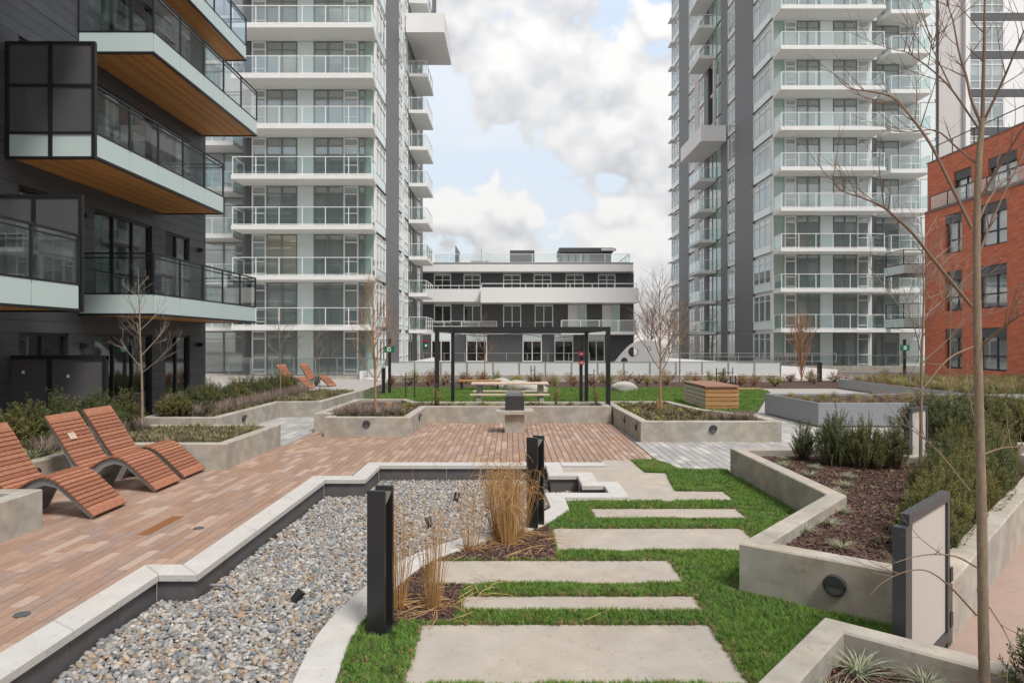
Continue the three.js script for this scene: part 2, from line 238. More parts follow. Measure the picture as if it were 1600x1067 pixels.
{ // one ground sheet, open over the basin
  const s = new THREE.Shape([[-260, 60], [260, 60], [260, -420], [-260, -420]].map(([x, z]) => new THREE.Vector2(x, -z)));
  s.holes.push(new THREE.Path(offset(basinOuter, 0.06).map(([x, d]) => new THREE.Vector2(x, d))));
  const g = new THREE.ShapeGeometry(s); g.rotateX(-Math.PI / 2); const P = g.attributes.position, U = g.attributes.uv; for (let k = 0; k < P.count; k++) U.setXY(k, P.getX(k), P.getZ(k)); g.translate(0, -0.03, 0);
  structure(mesh('ground', g, M.ground)).userData.label = 'grey concrete podium deck under the whole courtyard';
}
const basin = structure(thing('basin', 'sunken dry basin lined with dark tiles under pale stone coping', 'basin'));
new MB().prism(offset(basinOuter, 0.02), -0.36, -0.27).to('basin_floor', M.bedding, basin);
{ // coping stones, cut from the band between the two outlines
  const n = basinOuter.length; const copes = [];
  for (let k = 0; k < n - 1; k++) { const a = basinOuter[k], b = basinOuter[k + 1], c = basinInner[k + 1], d = basinInner[k]; if (k < innerCurve.length - 1) { copes.push([a, b, c, d]); continue; }
    const L = Math.hypot(b[0] - a[0], b[1] - a[1]), m = Math.max(1, Math.round(L / 1.15)); for (let j = 0; j < m; j++) { const t0 = j / m, t1 = (j + 1) / m, at = (p, q, t) => [mix(p[0], q[0], t), mix(p[1], q[1], t)]; copes.push([at(a, b, t0), at(a, b, t1), at(d, c, t1), at(d, c, t0)]); } }
  // the curved side is cast in pieces of four facets
  let run = []; const curvePieces = [];
  copes.slice(0, innerCurve.length - 1).forEach((q) => { run.push(q); if (run.length === 5) { curvePieces.push(run); run = []; } }); if (run.length) curvePieces.push(run);
  for (const r of curvePieces) { const poly = [...r.map((q) => q[0]), r[r.length - 1][1], r[r.length - 1][2], ...r.map((q) => q[3]).reverse()]; new MB().prism(poly, -0.02, 0.05, 0.008, true).to('coping_stone', M.coping, basin); }
  for (const q of copes.slice(innerCurve.length - 1)) { const o = area2(q) > 0 ? q : [...q].reverse(); new MB().prism(offset(o, 0.0015), -0.012, 0.05, 0.008, true).to('coping_stone', M.coping, basin); }
  new MB().prism([[0.80, 10.77], [1.52, 10.75], [1.52, 11.03], [0.80, 11.03]], -0.012, 0.05, 0.008, true).to('coping_stone', M.coping, basin);
  // dark tiles on the walls below
  const w = offset(basinInner, -0.035);
  for (let k = 0; k < w.length - 1; k++) { const a = w[k], b = w[k + 1], L = Math.hypot(b[0] - a[0], b[1] - a[1]), m = Math.max(1, Math.round(L / 0.6)), nx = (b[1] - a[1]) / L * 0.02, nd = -(b[0] - a[0]) / L * 0.02;
    if (k < innerCurve.length - 1 && k % 4) continue; const e = k < innerCurve.length - 1 ? w[Math.min(k + 4, innerCurve.length - 1)] : b, mm = k < innerCurve.length - 1 ? 1 : m;
    for (let j = 0; j < mm; j++) { const t0 = (j + 0.004) / mm, t1 = (j + 0.996) / mm, p = [mix(a[0], e[0], t0), mix(a[1], e[1], t0)], q = [mix(a[0], e[0], t1), mix(a[1], e[1], t1)]; new MB().prism([p, q, [q[0] + nx, q[1] + nd], [p[0] + nx, p[1] + nd]], -0.3, -0.013, 0, true).to('wall_tile', M.tile, basin); } }
}
{ // river pebbles
  const r = mulberry(5), g = new THREE.IcosahedronGeometry(1, 1), P = g.attributes.position; for (let k = 0; k < P.count; k++) { const v = new THREE.Vector3().fromBufferAttribute(P, k), s = 1 + (noise3(v.x * 1.4 + 5, v.y * 1.4 + 5, v.z * 1.4 + 5) - 0.5) * 0.5; P.setXYZ(k, v.x * s, v.y * s, v.z * s); }
  const h = mergeByPosition(g); const spots = []; const poly = offset(basinInner, 0.0);
  for (let y = 0; y < 2; y++) for (let d = 2.6; d < 10.9; d += 0.031 + y * 0.012 + (d > 7 ? 0.006 : 0)) for (let x = -3.1; x < 1.4; x += 0.031 + y * 0.012 + (d > 7 ? 0.006 : 0)) { const px = x + (r() - 0.5) * 0.035, pd = d + (r() - 0.5) * 0.035; if (inside(poly, px, pd)) spots.push([px, -0.225 + y * 0.016 + 0.02 * noise3(px * 2, 3, pd * 2) + 0.05 * Math.exp(-Math.pow((pd - 6.2) / 2, 2)) * noise3(px, 8, pd), pd]); }
  const m = stuff(shade(new THREE.InstancedMesh(h, M.gravel, spots.length))); m.name = 'gravel'; tag(m, 'grey and tan river pebbles filling the sunken basin', 'gravel'); scene.add(m);
  const o = new THREE.Object3D(), c = new THREE.Color(), tones = [[0.40, 0.38, 0.35], [0.31, 0.30, 0.29], [0.25, 0.26, 0.275], [0.50, 0.47, 0.425], [0.42, 0.33, 0.24], [0.37, 0.36, 0.345], [0.19, 0.195, 0.20], [0.44, 0.42, 0.40], [0.34, 0.24, 0.165]];
  spots.forEach(([x, y, d], k) => { const s = 0.0125 + r() * r() * 0.017; o.position.set(x, y, -d); o.rotation.set((r() - 0.5) * 1.0, r() * 6.3, (r() - 0.5) * 1.0); o.scale.set(s * (1 + r() * 0.7), s * (0.62 + r() * 0.3), s * (0.9 + r() * 0.3)); o.updateMatrix(); m.setMatrixAt(k, o.matrix); const t = tones[Math.floor(Math.pow(r(), 1.05) * tones.length)], f = 0.52 + r() * 0.46; m.setColorAt(k, c.setRGB(t[0] * f, t[1] * f, t[2] * f)); });
}
function mergeByPosition(g) { // welds and smooths
  const P = g.attributes.position, map = new Map(), pos = [], idx = []; for (let k = 0; k < P.count; k++) { const key = [P.getX(k), P.getY(k), P.getZ(k)].map((v) => v.toFixed(4)).join(); if (!map.has(key)) { map.set(key, pos.length / 3); pos.push(P.getX(k), P.getY(k), P.getZ(k)); } idx.push(map.get(key)); }
  const h = new THREE.BufferGeometry(); h.setAttribute('position', new THREE.Float32BufferAttribute(pos, 3)); h.setIndex(idx); h.computeVertexNormals(); h.setAttribute('uv', new THREE.Float32BufferAttribute(new Float32Array(pos.length / 3 * 2), 2)); return h;
}

// ---- outlines of the raised beds, used by paving and planting alike
const TOP = 0.42;
const bedOutline = {
  east: [[1.84, 5.38], [2.99, 4.51], [7.75, 9.4], [6.9, 10.3], [5.75, 9.55], [4.75, 10.2], [3.35, 10.2], [3.37, 7.12]],
  corner: [[0.95, 2.94], [2.7, 1.5], [3.7, 2.35], [1.853, 3.947]],
  northWest: [[-4.05, 14.32], [-2.19, 14.3], [-2.17, 16.7], [2.5, 16.7], [2.5, 18.05], [-2.6, 18.05], [-3.0, 18.9], [-4.45, 18.9], [-4.5, 15.1], [-4.05, 15.1]],
  northEast: [[2.63, 13.56], [5.5, 13.56], [5.42, 14.7], [4.6, 16.1], [4.3, 18.2], [2.54, 18.2], [2.54, 16.4]],
  west: [[-6.5, 5.2], [-6.46, 10.6], [-4.56, 10.6], [-4.56, 13.1], [-7.9, 13.1], [-7.95, 5.2]],
  westNear: [[-5.2, 2.4], [-5.2, 7.36], [-6.15, 7.36], [-6.15, 2.4]],
  westFar: [[-8.0, 14.3], [-6.32, 14.2], [-6.29, 18.0], [-5.17, 18.1], [-5.0, 22.4], [-8.0, 22.4]],
};
const beds = Object.values(bedOutline);
const landing = [[0.80, 10.18], [1.225, 10.18], [1.225, 9.51], [1.52, 9.5], [1.52, 8.58], [0.70, 8.57], [0.70, 8.36], [2.84, 8.42], [2.855, 9.0], [2.22, 9.02], [2.30, 9.75], [2.38, 10.25], [2.06, 10.3], [2.03, 11.38], [1.52, 11.38], [1.52, 10.72], [0.80, 10.75]];

// ---- plank pavers
function pave(root, regionTest, x0, x1, d0, d1, wide, lengths, mats, pick, seed, single, gap = 0.009) {
  const r = mulberry(seed), list = [];
  for (let x = x0; x < x1; x += wide) { let d = d0 - r() * 0.6; while (d < d1) { const L = lengths[Math.floor(r() * lengths.length)], cx = x + wide / 2, cd = d + L / 2; const ok = [[0.5, 0.5], [0.08, 0.04], [0.92, 0.04], [0.08, 0.96], [0.92, 0.96]].map(([a, b]) => regionTest(x + wide * a, d + L * b)); const mat = pick(r, cx, cd), dy = (r() - 0.5) * 0.0025; if (ok.every(Boolean)) list.push({ x: cx, d: cd, L, mat, dy, w: wide }); else if (ok.some(Boolean)) { // cut the paver where the region ends
        const parts = 6; for (let k = 0; k < parts; k++) { const dd = d + L * (k + 0.5) / parts; if (regionTest(x + wide / 2, dd) && regionTest(x + wide * 0.1, dd) && regionTest(x + wide * 0.9, dd)) { const last = list[list.length - 1]; if (last && last.cut && last.x === cx && Math.abs(last.d + last.L / 2 - (dd - L / parts / 2)) < 1e-6) { last.d += L / parts / 2; last.L += L / parts; } else list.push({ x: cx, d: dd, L: L / parts, mat, dy, cut: true, w: wide }); } } }
      d += L; } }
  const cache = new Map(), shape = (w, L) => { const key = w.toFixed(3) + L.toFixed(3); if (!cache.has(key)) { const a = w / 2 - gap / 2, b = L / 2 - gap / 2; cache.set(key, new MB().prism([[-a, -b], [a, -b], [a, b], [-a, b]], -0.03, 0, 0.005).geo()); } return cache.get(key); };
  const seen = (p) => { const sx = Math.abs(p.x) / p.d; return sx < 0.80 && p.d > 3.6 ? p.d : p.d + 100; };
  list.sort((a, b) => seen(a) - seen(b));
  list.slice(0, single).forEach((p) => { const m = mesh('paver', shape(p.w, p.L), mats[p.mat], root); m.position.set(p.x, p.dy, -p.d); });
  const rest = mats.map(() => []); list.slice(single).forEach((p) => { const g = shape(p.w, p.L).clone(); g.translate(p.x, p.dy, -p.d); rest[p.mat].push(g); });
  const used = rest.map((gs, k) => [gs, mats[k]]).filter(([gs]) => gs.length); if (used.length) stuff(mesh('far_pavers', mergeGeometries(used.map(([gs]) => mergeGeometries(gs)), true), used.map(([, m]) => m), root));
}
const paverMat = (r, g, b, s) => { const q = grain(s); return new THREE.MeshStandardMaterial({ roughness: 0.82, map: texture(128, 0.9, (u, v) => { const k = 0.86 + 0.3 * n1(u + s * 0.07, v, 8, 4) + q() * 0.14; return [r * k, g * k, b * k]; }) }); };
const basinCut = offset(basinOuter, 0.05), bedCuts = beds.map((p) => offset(area2(p) > 0 ? p : [...p].reverse(), 0.09)), inBasin = (x, d) => inside(basinCut, x, d);
const redMats = [[0.325, 0.210, 0.152], [0.285, 0.180, 0.128], [0.365, 0.247, 0.186], [0.275, 0.192, 0.152], [0.40, 0.29, 0.23], [0.295, 0.180, 0.120]].map((c, k) => paverMat(...c, 110 + k));
const plaza = structure(thing('plaza_paving', 'reddish brown plank pavers laid lengthwise across the plaza', 'paving'));
const redRegion = (x, d) => x < 2.5 && d < 16.72 && !inBasin(x, d) && !bedCuts.some((p) => inside(p, x, d)) && ((d >= 11.03 && x > -4.5) || (d < 13.1 && x < -2.2 && d > 2.4 && x > -6.5)) && !(x > 0.8 && d < 11.38 && d > 10.6 && x > 1.5 && d < 11.38) && (d > 11.03 || x < -2.38);
pave(plaza, redRegion, -6.48, 2.5, 2.4, 16.72, 0.112, [0.22, 0.33, 0.33, 0.44, 0.55], redMats, (r) => { const t = r(); return t < 0.26 ? 0 : t < 0.46 ? 1 : t < 0.66 ? 2 : t < 0.86 ? 3 : t < 0.92 ? 4 : 5; }, 200, 300);
new MB().prism([[-6.5, 2.4], [-3.3, 2.4], [-3.3, 5.98], [-2.965, 5.98], [-2.965, 9.92], [-2.385, 9.92], [-2.385, 11.03], [1.52, 11.03], [1.52, 11.38], [2.5, 11.38], [2.5, 16.72], [-4.5, 16.72], [-4.5, 13.1], [-6.5, 13.1]], -0.03, -0.012).to('bedding', M.bedding, plaza);
const greyMats = [[0.32, 0.308, 0.292], [0.37, 0.352, 0.332], [0.28, 0.272, 0.26], [0.43, 0.412, 0.388]].map((c, k) => paverMat(...c, 130 + k));
const greyPlaza = structure(thing('side_paving', 'pale grey plank pavers beside the brown plaza', 'paving'));
const lawnEdge = [[2.0, 8.3], [2.0, 11.42], [2.48, 11.42], [2.62, 10.5], [3.6, 10.48], [3.6, 8.3]];
const greyRegion = (x, d) => !bedCuts.some((p) => inside(p, x, d)) && !inside(lawnEdge, x, d) && !inside(landing, x, d) && ((x > 2.5 && x < 7.0 && d > 9.6 && d < 13.6) || (x > 5.4 && x < 7.0 && d > 9.6 && d < 19) || (x < -4.5 && x > -8 && d > 13.1 && d < 14.3) || (x < -4.5 && x > -6.4 && d > 13.1 && d < 24));
pave(greyPlaza, greyRegion, -8.0, 7.0, 9.6, 24, 0.15, [0.3, 0.3, 0.45], greyMats, (r) => { const t = r(); return t < 0.4 ? 0 : t < 0.66 ? 1 : t < 0.86 ? 2 : 3; }, 210, 300);
new MB().prism([[2.5, 9.6], [7, 9.6], [7, 19], [5.4, 19], [5.4, 13.6], [2.5, 13.6]], -0.03, -0.014).prism([[-8, 13.1], [-4.5, 13.1], [-4.5, 24], [-6.4, 24], [-6.4, 14.3], [-8, 14.3]], -0.03, -0.014).to('bedding', M.path, greyPlaza);
structure(new MB().prism([[3.7, 1.0], [12, 1.0], [12, 10.9], [7.05, 10.9], [7.6, 9.5], [2.75, 4.3], [2.4, 3.75]], -0.03, 0.004).to('walkway', M.pinkPath)).userData.label = 'pinkish concrete walkway along the sloping planter wall';
structure(new MB().prism([[7.01, 10.9], [26, 10.9], [26, 40], [7.01, 40]], -0.03, 0.002).to('path', M.path)).userData.label = 'light concrete path between the metal planters';
structure(new MB().prism([[-9.8, 24], [-4.4, 24], [-4.4, 38], [-9.8, 38]], -0.03, 0.002).to('path', M.path)).userData.label = 'light concrete path beside the tower ramp';

// ---- stepping slabs and landing
const slabs = [[-0.65, 1.41, 3.92, 4.77], [-0.39, 1.45, 4.99, 5.30], [-0.72, 1.455, 5.56, 6.16], [0.43, 2.49, 6.42, 7.22], [0.94, 2.71, 7.58, 8.07]].map(([a, b, c, d]) => [[a, c], [b, c], [b, d], [a, d]]);
const slabLabel = ['broad concrete stepping slab level with the reed bed edge and nearest bollard', 'narrow concrete stepping strip between two mown grass bands', 'concrete stepping slab running into the lower reed bed', 'wide concrete stepping slab in front of the upper bollard', 'concrete stepping strip next to the landing'];
slabs.forEach((q, k) => { const s = structure(new MB().prism(q, -0.06, 0.022, 0.006).to('stepping_slab', M.slab)); s.userData.label = slabLabel[k]; s.userData.group = 'stepping slabs in the lawn'; });
structure(new MB().prism(landing, -0.05, 0.02, 0.004).to('landing_slab', M.slab)).userData.label = 'stepped concrete landing beside the basin coping';

// ---- lawn and reed beds
const reedBedA = [[-1.03, 4.79], [-0.42, 4.79], [-0.40, 5.55], [-0.73, 5.55], [-0.73, 6.16], [-0.7, 6.2], [-0.9, 5.95], [-0.97, 5.5], [-1.05, 5.1]];
const reedBedB = [[-0.70, 6.17], [0.42, 6.17], [0.42, 7.2], [0.35, 7.35], [-0.12, 6.80], [-0.5, 6.42]];
const lawn = [...outerCurve.map(([x, d]) => [x + 0.004, d]), [0.69, 8.36], [2.85, 8.42], [2.85, 9.0], [2.22, 9.0], [2.30, 9.75], [2.38, 10.25], [2.05, 10.3], [2.03, 11.4], [2.45, 11.4], [2.60, 10.95], [2.66, 10.5], [3.36, 10.46], [3.38, 7.12], [1.84, 5.38], [2.95, 4.48], [2.28, 3.85], [1.85, 3.95], [1.0, 3.0], [0.9, 2.4]];
structure(new MB().prism(lawn, -0.05, 0.014).to('lawn', M.turf)).userData.label = 'strip of turf around the stepping slabs';
const tuft = (() => { const b = new MB(), r = mulberry(8); for (let k = 0; k < 11; k++) { const a = r() * 6.28, o = r() * 0.017, x = Math.cos(a * 1.7) * o, z = Math.sin(a * 1.7) * o, h = 0.6 + r() * 0.5, lean = 0.1 + r() * 0.45, w = 0.0015 + r() * 0.0010, sx = -Math.sin(a) * w, sz = Math.cos(a) * w, P = (t) => [x + Math.cos(a) * lean * h * t * t * 0.07, h * t * (1 - 0.25 * t * lean) * 0.07, z + Math.sin(a) * lean * h * t * t * 0.07]; const p0 = P(0), p1 = P(0.55), p2 = P(1); b.face([[p0[0] - sx, p0[1], p0[2] - sz], [p0[0] + sx, p0[1], p0[2] + sz], [p1[0] + sx, p1[1], p1[2] + sz], [p1[0] - sx, p1[1], p1[2] - sz]]); b.face([[p1[0] - sx, p1[1], p1[2] - sz], [p1[0] + sx, p1[1], p1[2] + sz], p2]); } return b.geo(); })();
function growGrass(name, label, poly, without, step, seed, scale, y = 0.01) {
  const edges = slabs.map((q) => offset(q, -0.03));
  const r = mulberry(seed), xs = poly.map((p) => p[0]), ds = poly.map((p) => p[1]), spots = [];
  for (let d = Math.min(...ds); d < Math.max(...ds); d += step) for (let x = Math.min(...xs); x < Math.max(...xs); x += step) { const px = x + (r() - 0.5) * step * 1.3, pd = d + (r() - 0.5) * step * 1.3; if (inside(poly, px, pd) && !without.some((q) => inside(q, px, pd))) spots.push([px, pd]); }
  const m = stuff(shade(new THREE.InstancedMesh(tuft, M.blade, spots.length))); m.name = numbered(name); tag(m, label, 'grass'); scene.add(m); const o = new THREE.Object3D(), c = new THREE.Color();
  spots.forEach(([x, d], k) => { const p = fbm3(x * 1.7, 5, d * 1.7, 3), thinSpot = smooth(0.56, 0.7, fbm3(x * 3.1 + 9, 2, d * 3.1, 3)), edge = edges.some((q) => inside(q, x, d)), s = scale * (0.58 + p * 0.5 + r() * 0.32) * (1 - 0.35 * thinSpot) * (edge ? 0.8 : 1); o.position.set(x, y, -d); o.rotation.set((r() - 0.5) * 0.3, r() * 6.3, (r() - 0.5) * 0.3); o.scale.set(scale * 1.1, s, scale * 1.1); o.updateMatrix(); m.setMatrixAt(k, o.matrix); const dry = r() < 0.045 + 0.13 * thinSpot + (edge ? 0.3 : 0) ? 1 : 0, f = 0.7 + r() * 0.6; m.setColorAt(k, dry ? c.setRGB(0.30 * f, 0.22 * f, 0.085 * f) : c.setRGB(mix(0.088, 0.165, p) * f, mix(0.205, 0.28, p) * f, 0.024 * f)); });
}
growGrass('grass', 'lush green grass growing between the stepping slabs', lawn, [...slabs.map((q) => offset(q, 0.012)), reedBedA, reedBedB, landing, [[-1.02, 4.53], [-0.83, 4.53], [-0.80, 4.83], [-1.0, 4.83]]], 0.0185, 31, 1.0);
const mulchA = new MB().prism(reedBedA, -0.05, 0.02).to('mulch_bed', M.mulch), mulchB = new MB().prism(reedBedB, -0.05, 0.02).to('mulch_bed', M.mulch);
structure(mulchA).userData.label = 'mulched reed bed between the curved coping and the broad slab'; structure(mulchB).userData.label = 'mulched reed bed under the dense reed clump';
const chipShape = new THREE.BoxGeometry(1, 0.3, 0.4);
function scatterChips(poly, y, count, seed, label) {
  const r = mulberry(seed), xs = poly.map((p) => p[0]), ds = poly.map((p) => p[1]), x0 = Math.min(...xs), x1 = Math.max(...xs), d0 = Math.min(...ds), d1 = Math.max(...ds), spots = []; let guard = 0;
  while (spots.length < count && guard++ < count * 20) { const x = mix(x0, x1, r()), d = mix(d0, d1, r()); if (inside(poly, x, d)) spots.push([x, d]); }
  const m = stuff(shade(new THREE.InstancedMesh(chipShape, M.chip, spots.length))); m.name = numbered('bark_mulch'); tag(m, label, 'mulch'); scene.add(m); const o = new THREE.Object3D(), c = new THREE.Color();
  spots.forEach(([x, d], k) => { const s = 0.012 + r() * 0.028; o.position.set(x, y + 0.004 + r() * 0.012, -d); o.rotation.set((r() - 0.5) * 0.9, r() * 6.3, (r() - 0.5) * 0.9); o.scale.set(s, s * (0.3 + r() * 0.4), s * (0.6 + r() * 0.8)); o.updateMatrix(); m.setMatrixAt(k, o.matrix); const f = 0.5 + r() * 0.9, t = r(); m.setColorAt(k, t < 0.72 ? c.setRGB(0.105 * f, 0.055 * f, 0.043 * f) : t < 0.93 ? c.setRGB(0.065 * f, 0.04 * f, 0.032 * f) : c.setRGB(0.24 * f, 0.16 * f, 0.11 * f)); });
}
scatterChips(reedBedA, 0.02, 2600, 301, 'dark bark chips in the reed bed along the coping'); scatterChips(reedBedB, 0.02, 3600, 302, 'dark bark chips in the reed bed by the upper bollard');

// ---- raised concrete planters
function planter(name, poly, label, soil = M.mulch, wall = 0.26, soilY = 0.33, top = TOP) {
  const t = thing(name, label, 'planter', 'raised concrete planters'); const q = area2(poly) > 0 ? poly : [...poly].reverse();
  new MB().ring(q, wall, -0.03, top).to('planter_wall', M.concrete, t); new MB().prism(offset(q, wall - 0.01), soilY - 0.2, soilY).to('soil', soil, t); return t;
}
const inner = {};
const planters = {};
for (const [k, label, soilY] of [['east', 'zigzag concrete planter with mulch and yew shrubs beside the lawn', 0.31], ['corner', 'low concrete planter holding the tall bare tree and sedge tufts', 0.27], ['northWest', 'long concrete planter behind the grill with the left pergola post', 0.34], ['northEast', 'concrete planter with bare orange tree beside the wooden box', 0.34], ['west', 'concrete planter wrapping around the three wooden loungers', 0.35], ['westNear', 'plain concrete planter end next to the first lounger', 0.33], ['westFar', 'stepped concrete planter with lavender across the grey path', 0.35]]) {
  planters[k] = planter('concrete_planter', bedOutline[k], label, M.mulch, k === 'corner' ? 0.15 : 0.18, soilY); const q = area2(bedOutline[k]) > 0 ? bedOutline[k] : [...bedOutline[k]].reverse(); inner[k] = offset(q, k === 'corner' ? 0.16 : 0.19);
}
scatterChips(inner.east, 0.31, 22000, 303, 'reddish brown bark chips in the zigzag planter'); scatterChips(inner.corner, 0.27, 8000, 304, 'bark chips around the sedge tufts of the low planter'); scatterChips(inner.northEast, 0.34, 3000, 305, 'bark chips under the orange tree');
// round step lights set in the planter walls: [planter, x, y, depth, turn]
{
  const face = new MB(); face.disc(0, 0, 0.012, 0.078, 0.024, 'z', 28); const half = new THREE.Shape(); half.absarc(0, 0, 0.074, 0.1, Math.PI - 0.1, false); const hood = new THREE.ExtrudeGeometry(half, { depth: 0.03, bevelEnabled: true, bevelSize: 0.003, bevelThickness: 0.003, bevelSegments: 2, curveSegments: 20 }); hood.translate(0, 0.004, 0.024); const hg = new MB().add(hood).geo(), fg = face.geo(), lens = new MB().disc(0, -0.004, 0.0255, 0.06, 0.004, 'z', 24).geo();
  const put = (k, x, y, d, turn, s = 1) => { const m = mesh('step_light', fg, M.lampGrey, planters[k]); m.position.set(x, y, -d); m.rotation.y = turn; m.scale.setScalar(s); mesh('hood', hg, M.lampGrey, m); mesh('lens', lens, M.greyPanel, m); };
  const a = Math.atan2(4.51 - 5.38, 2.99 - 1.84), turnE = -(-a) ; put('east', 2.405, 0.24, 4.948, -0.648, 1.02);
  put('northWest', -3.13, 0.28, 14.308, 0); put('northWest', -2.18, 0.28, 15.6, Math.PI / 2); put('northEast', 4.1, 0.27, 13.555, 0); put('northEast', 2.58, 0.27, 15.2, -Math.PI / 2); put('northEast', 2.615, 0.27, 14.0, -Math.PI / 2); put('west', -6.475, 0.26, 9.0, Math.PI / 2); put('westFar', -6.3, 0.25, 15.6, Math.PI / 2);
}

// ================================================================ buildings
const windowCache = new Map();
function windowShape(w, h, bar, transoms, mullions) {
  const key = [w, h, bar, transoms, mullions].join('|'); if (windowCache.has(key)) return windowCache.get(key);
  const f = new MB(), a = w / 2, z = 0.06; f.box(-a, -a + bar, 0, h, -z, z).box(a - bar, a, 0, h, -z, z).box(-a + bar, a - bar, 0, bar, -z, z).box(-a + bar, a - bar, h - bar, h, -z, z);
  for (const t of transoms) f.box(-a + bar, a - bar, t - bar * 0.4, t + bar * 0.4, -z + 0.004, z - 0.004); for (const m of mullions) f.box(m - bar * 0.4, m + bar * 0.4, bar, h - bar, -z + 0.008, z - 0.008);
  const s = { frame: f.geo(), pane: new MB().box(-a + bar * 0.7, a - bar * 0.7, bar * 0.7, h - bar * 0.7, -0.012, 0.012).geo() }; windowCache.set(key, s); return s;
}
function putWindow(parent, w, h, x, y, d, turn, { bar = 0.05, transoms = [], mullions = [], frame = M.white, glass = M.glass, name = 'window', blinds = 0 } = {}) {
  const s = windowShape(+w.toFixed(3), +h.toFixed(3), bar, transoms, mullions), m = mesh(name, s.frame, frame, parent); m.position.set(x, y, -d); m.rotation.y = turn; mesh('pane', s.pane, glass, m); if (blinds && h > 1.5 && lifeRandom() < blinds) { const bh = Math.round((0.25 + 0.7 * lifeRandom()) * 4) / 4 * (h - 0.2); mesh('blind', panelGeo(w - 0.12, bh, 0.01), lifeRandom() < 0.7 ? M.blind : M.straw2, m).position.set(0, h - 0.08 - bh, -0.14); } return m;
}
const panelCache = new Map(), lifeRandom = mulberry(321); M.straw2 = plain(0.42, 0.36, 0.28, 0.9);
function panelGeo(w, h, t) { const key = [w.toFixed(3), h.toFixed(3), t].join(); if (!panelCache.has(key)) panelCache.set(key, new MB().box(-w / 2, w / 2, 0, h, -t / 2, t / 2).geo()); return panelCache.get(key); }
function putPanel(parent, name, w, h, t, x, y, d, turn, mat) { const key = [w.toFixed(3), h.toFixed(3), t].join(); if (!panelCache.has(key)) panelCache.set(key, new MB().box(-w / 2, w / 2, 0, h, -t / 2, t / 2).geo()); const m = mesh(name, panelCache.get(key), mat, parent); m.position.set(x, y, -d); m.rotation.y = turn; return m; }
// one storey of a facade: strips [kind, from, to] along x (turn 0) or along depth (turn +-90 degrees)
function strip(parent, specs, side, plane, y, h, seed = 1) {
  for (const [kind, a, b] of specs) {
    const mid = (a + b) / 2, w = Math.abs(b - a) - 0.012, turn = side === 'front' ? 0 : side === 'east' ? Math.PI / 2 : -Math.PI / 2, x = side === 'front' ? mid : plane, d = side === 'front' ? plane : mid;
    if (kind === 'G') putWindow(parent, w, h, x, y, d, turn, { bar: 0.045, transoms: [h - 0.5], frame: M.frameGrey, blinds: 0.34 });
    else if (kind === 'W') putWindow(parent, w, h, x, y, d, turn, { bar: 0.085, transoms: [0.3, 1.02, h - 0.48], frame: M.white, blinds: 0.34 });
    else if (kind === 'S') { putWindow(parent, w, h - 0.62, x, y + 0.62, d, turn, { bar: 0.05, transoms: [h - 1.1], mullions: [-w / 6, w / 6], frame: M.white }); putPanel(parent, 'spandrel', w, 0.6, 0.08, x, y, d, turn, M.mintPale); }
    else if (kind === 'N') { putWindow(parent, w, h - 0.3, x, y + 0.3, d, turn, { bar: 0.06, transoms: [0.65, h - 0.8], mullions: w > 1.6 ? [0] : [], frame: M.white }); putPanel(parent, 'spandrel', w, 0.28, 0.08, x, y, d, turn, M.white); }
    else if (kind === 'M') putPanel(parent, 'glass_screen', w, h, 0.03, x, y, d, turn, M.greenGlass);
    else { const mat = { P: M.mintPale, D: M.greyPanel, K: M.greyPanelDark, L: M.taupe, O: M.white, C: M.charcoal }[kind]; putPanel(parent, 'wall_panel', w, side === 'front' ? h : STOREY - 0.012, kind === 'P' ? 0.1 : 0.16, x, y, d, turn, mat); }
  }
}
function railing(parent, pts, y, h, { frame = M.white, glass = M.railGlass, every = 1.4, bar = 0.045, post = 0.04, gap = 0.08, mid = false } = {}) {
  const f = new MB(), panels = [];
  for (let k = 0; k < pts.length - 1; k++) { const [a, b] = [pts[k], pts[k + 1]], L = Math.hypot(b[0] - a[0], b[1] - a[1]), n = Math.max(1, Math.round(L / every)), P = (t, yy) => [mix(a[0], b[0], t), yy, -mix(a[1], b[1], t)];
    f.bar(P(0, y + h), P(1, y + h), bar, bar * 0.8); if (mid) f.bar(P(0, y + h - 0.1), P(1, y + h - 0.1), bar * 0.6, bar * 0.6); f.bar(P(0, y + gap * 0.6), P(1, y + gap * 0.6), bar * 0.7, bar * 0.7);
    for (let j = 0; j <= n; j++) if (j || !k) f.bar(P(j / n, y), P(j / n, y + h - bar * 0.4), post, post);
    if (glass) for (let j = 0; j < n; j++) { const e = 0.03 / L, p = P(j / n + e, 0), q = P((j + 1) / n - e, 0), nx = -(b[1] - a[1]) / L * 0.005, nd = (b[0] - a[0]) / L * 0.005; panels.push([[p[0] + nx, -p[2] + nd], [q[0] + nx, -q[2] + nd], [q[0] - nx, -q[2] - nd], [p[0] - nx, -p[2] - nd]]); } }
  const r = f.to('railing', frame, parent); for (const q of panels) new MB().prism(q, y + gap, y + h - bar * 0.7, 0, true).to('glass_panel', glass, r); return r;
}
const STOREY = 2.95, floorY = (k) => 0.02 + k * STOREY, CLEAR = STOREY - 0.27;

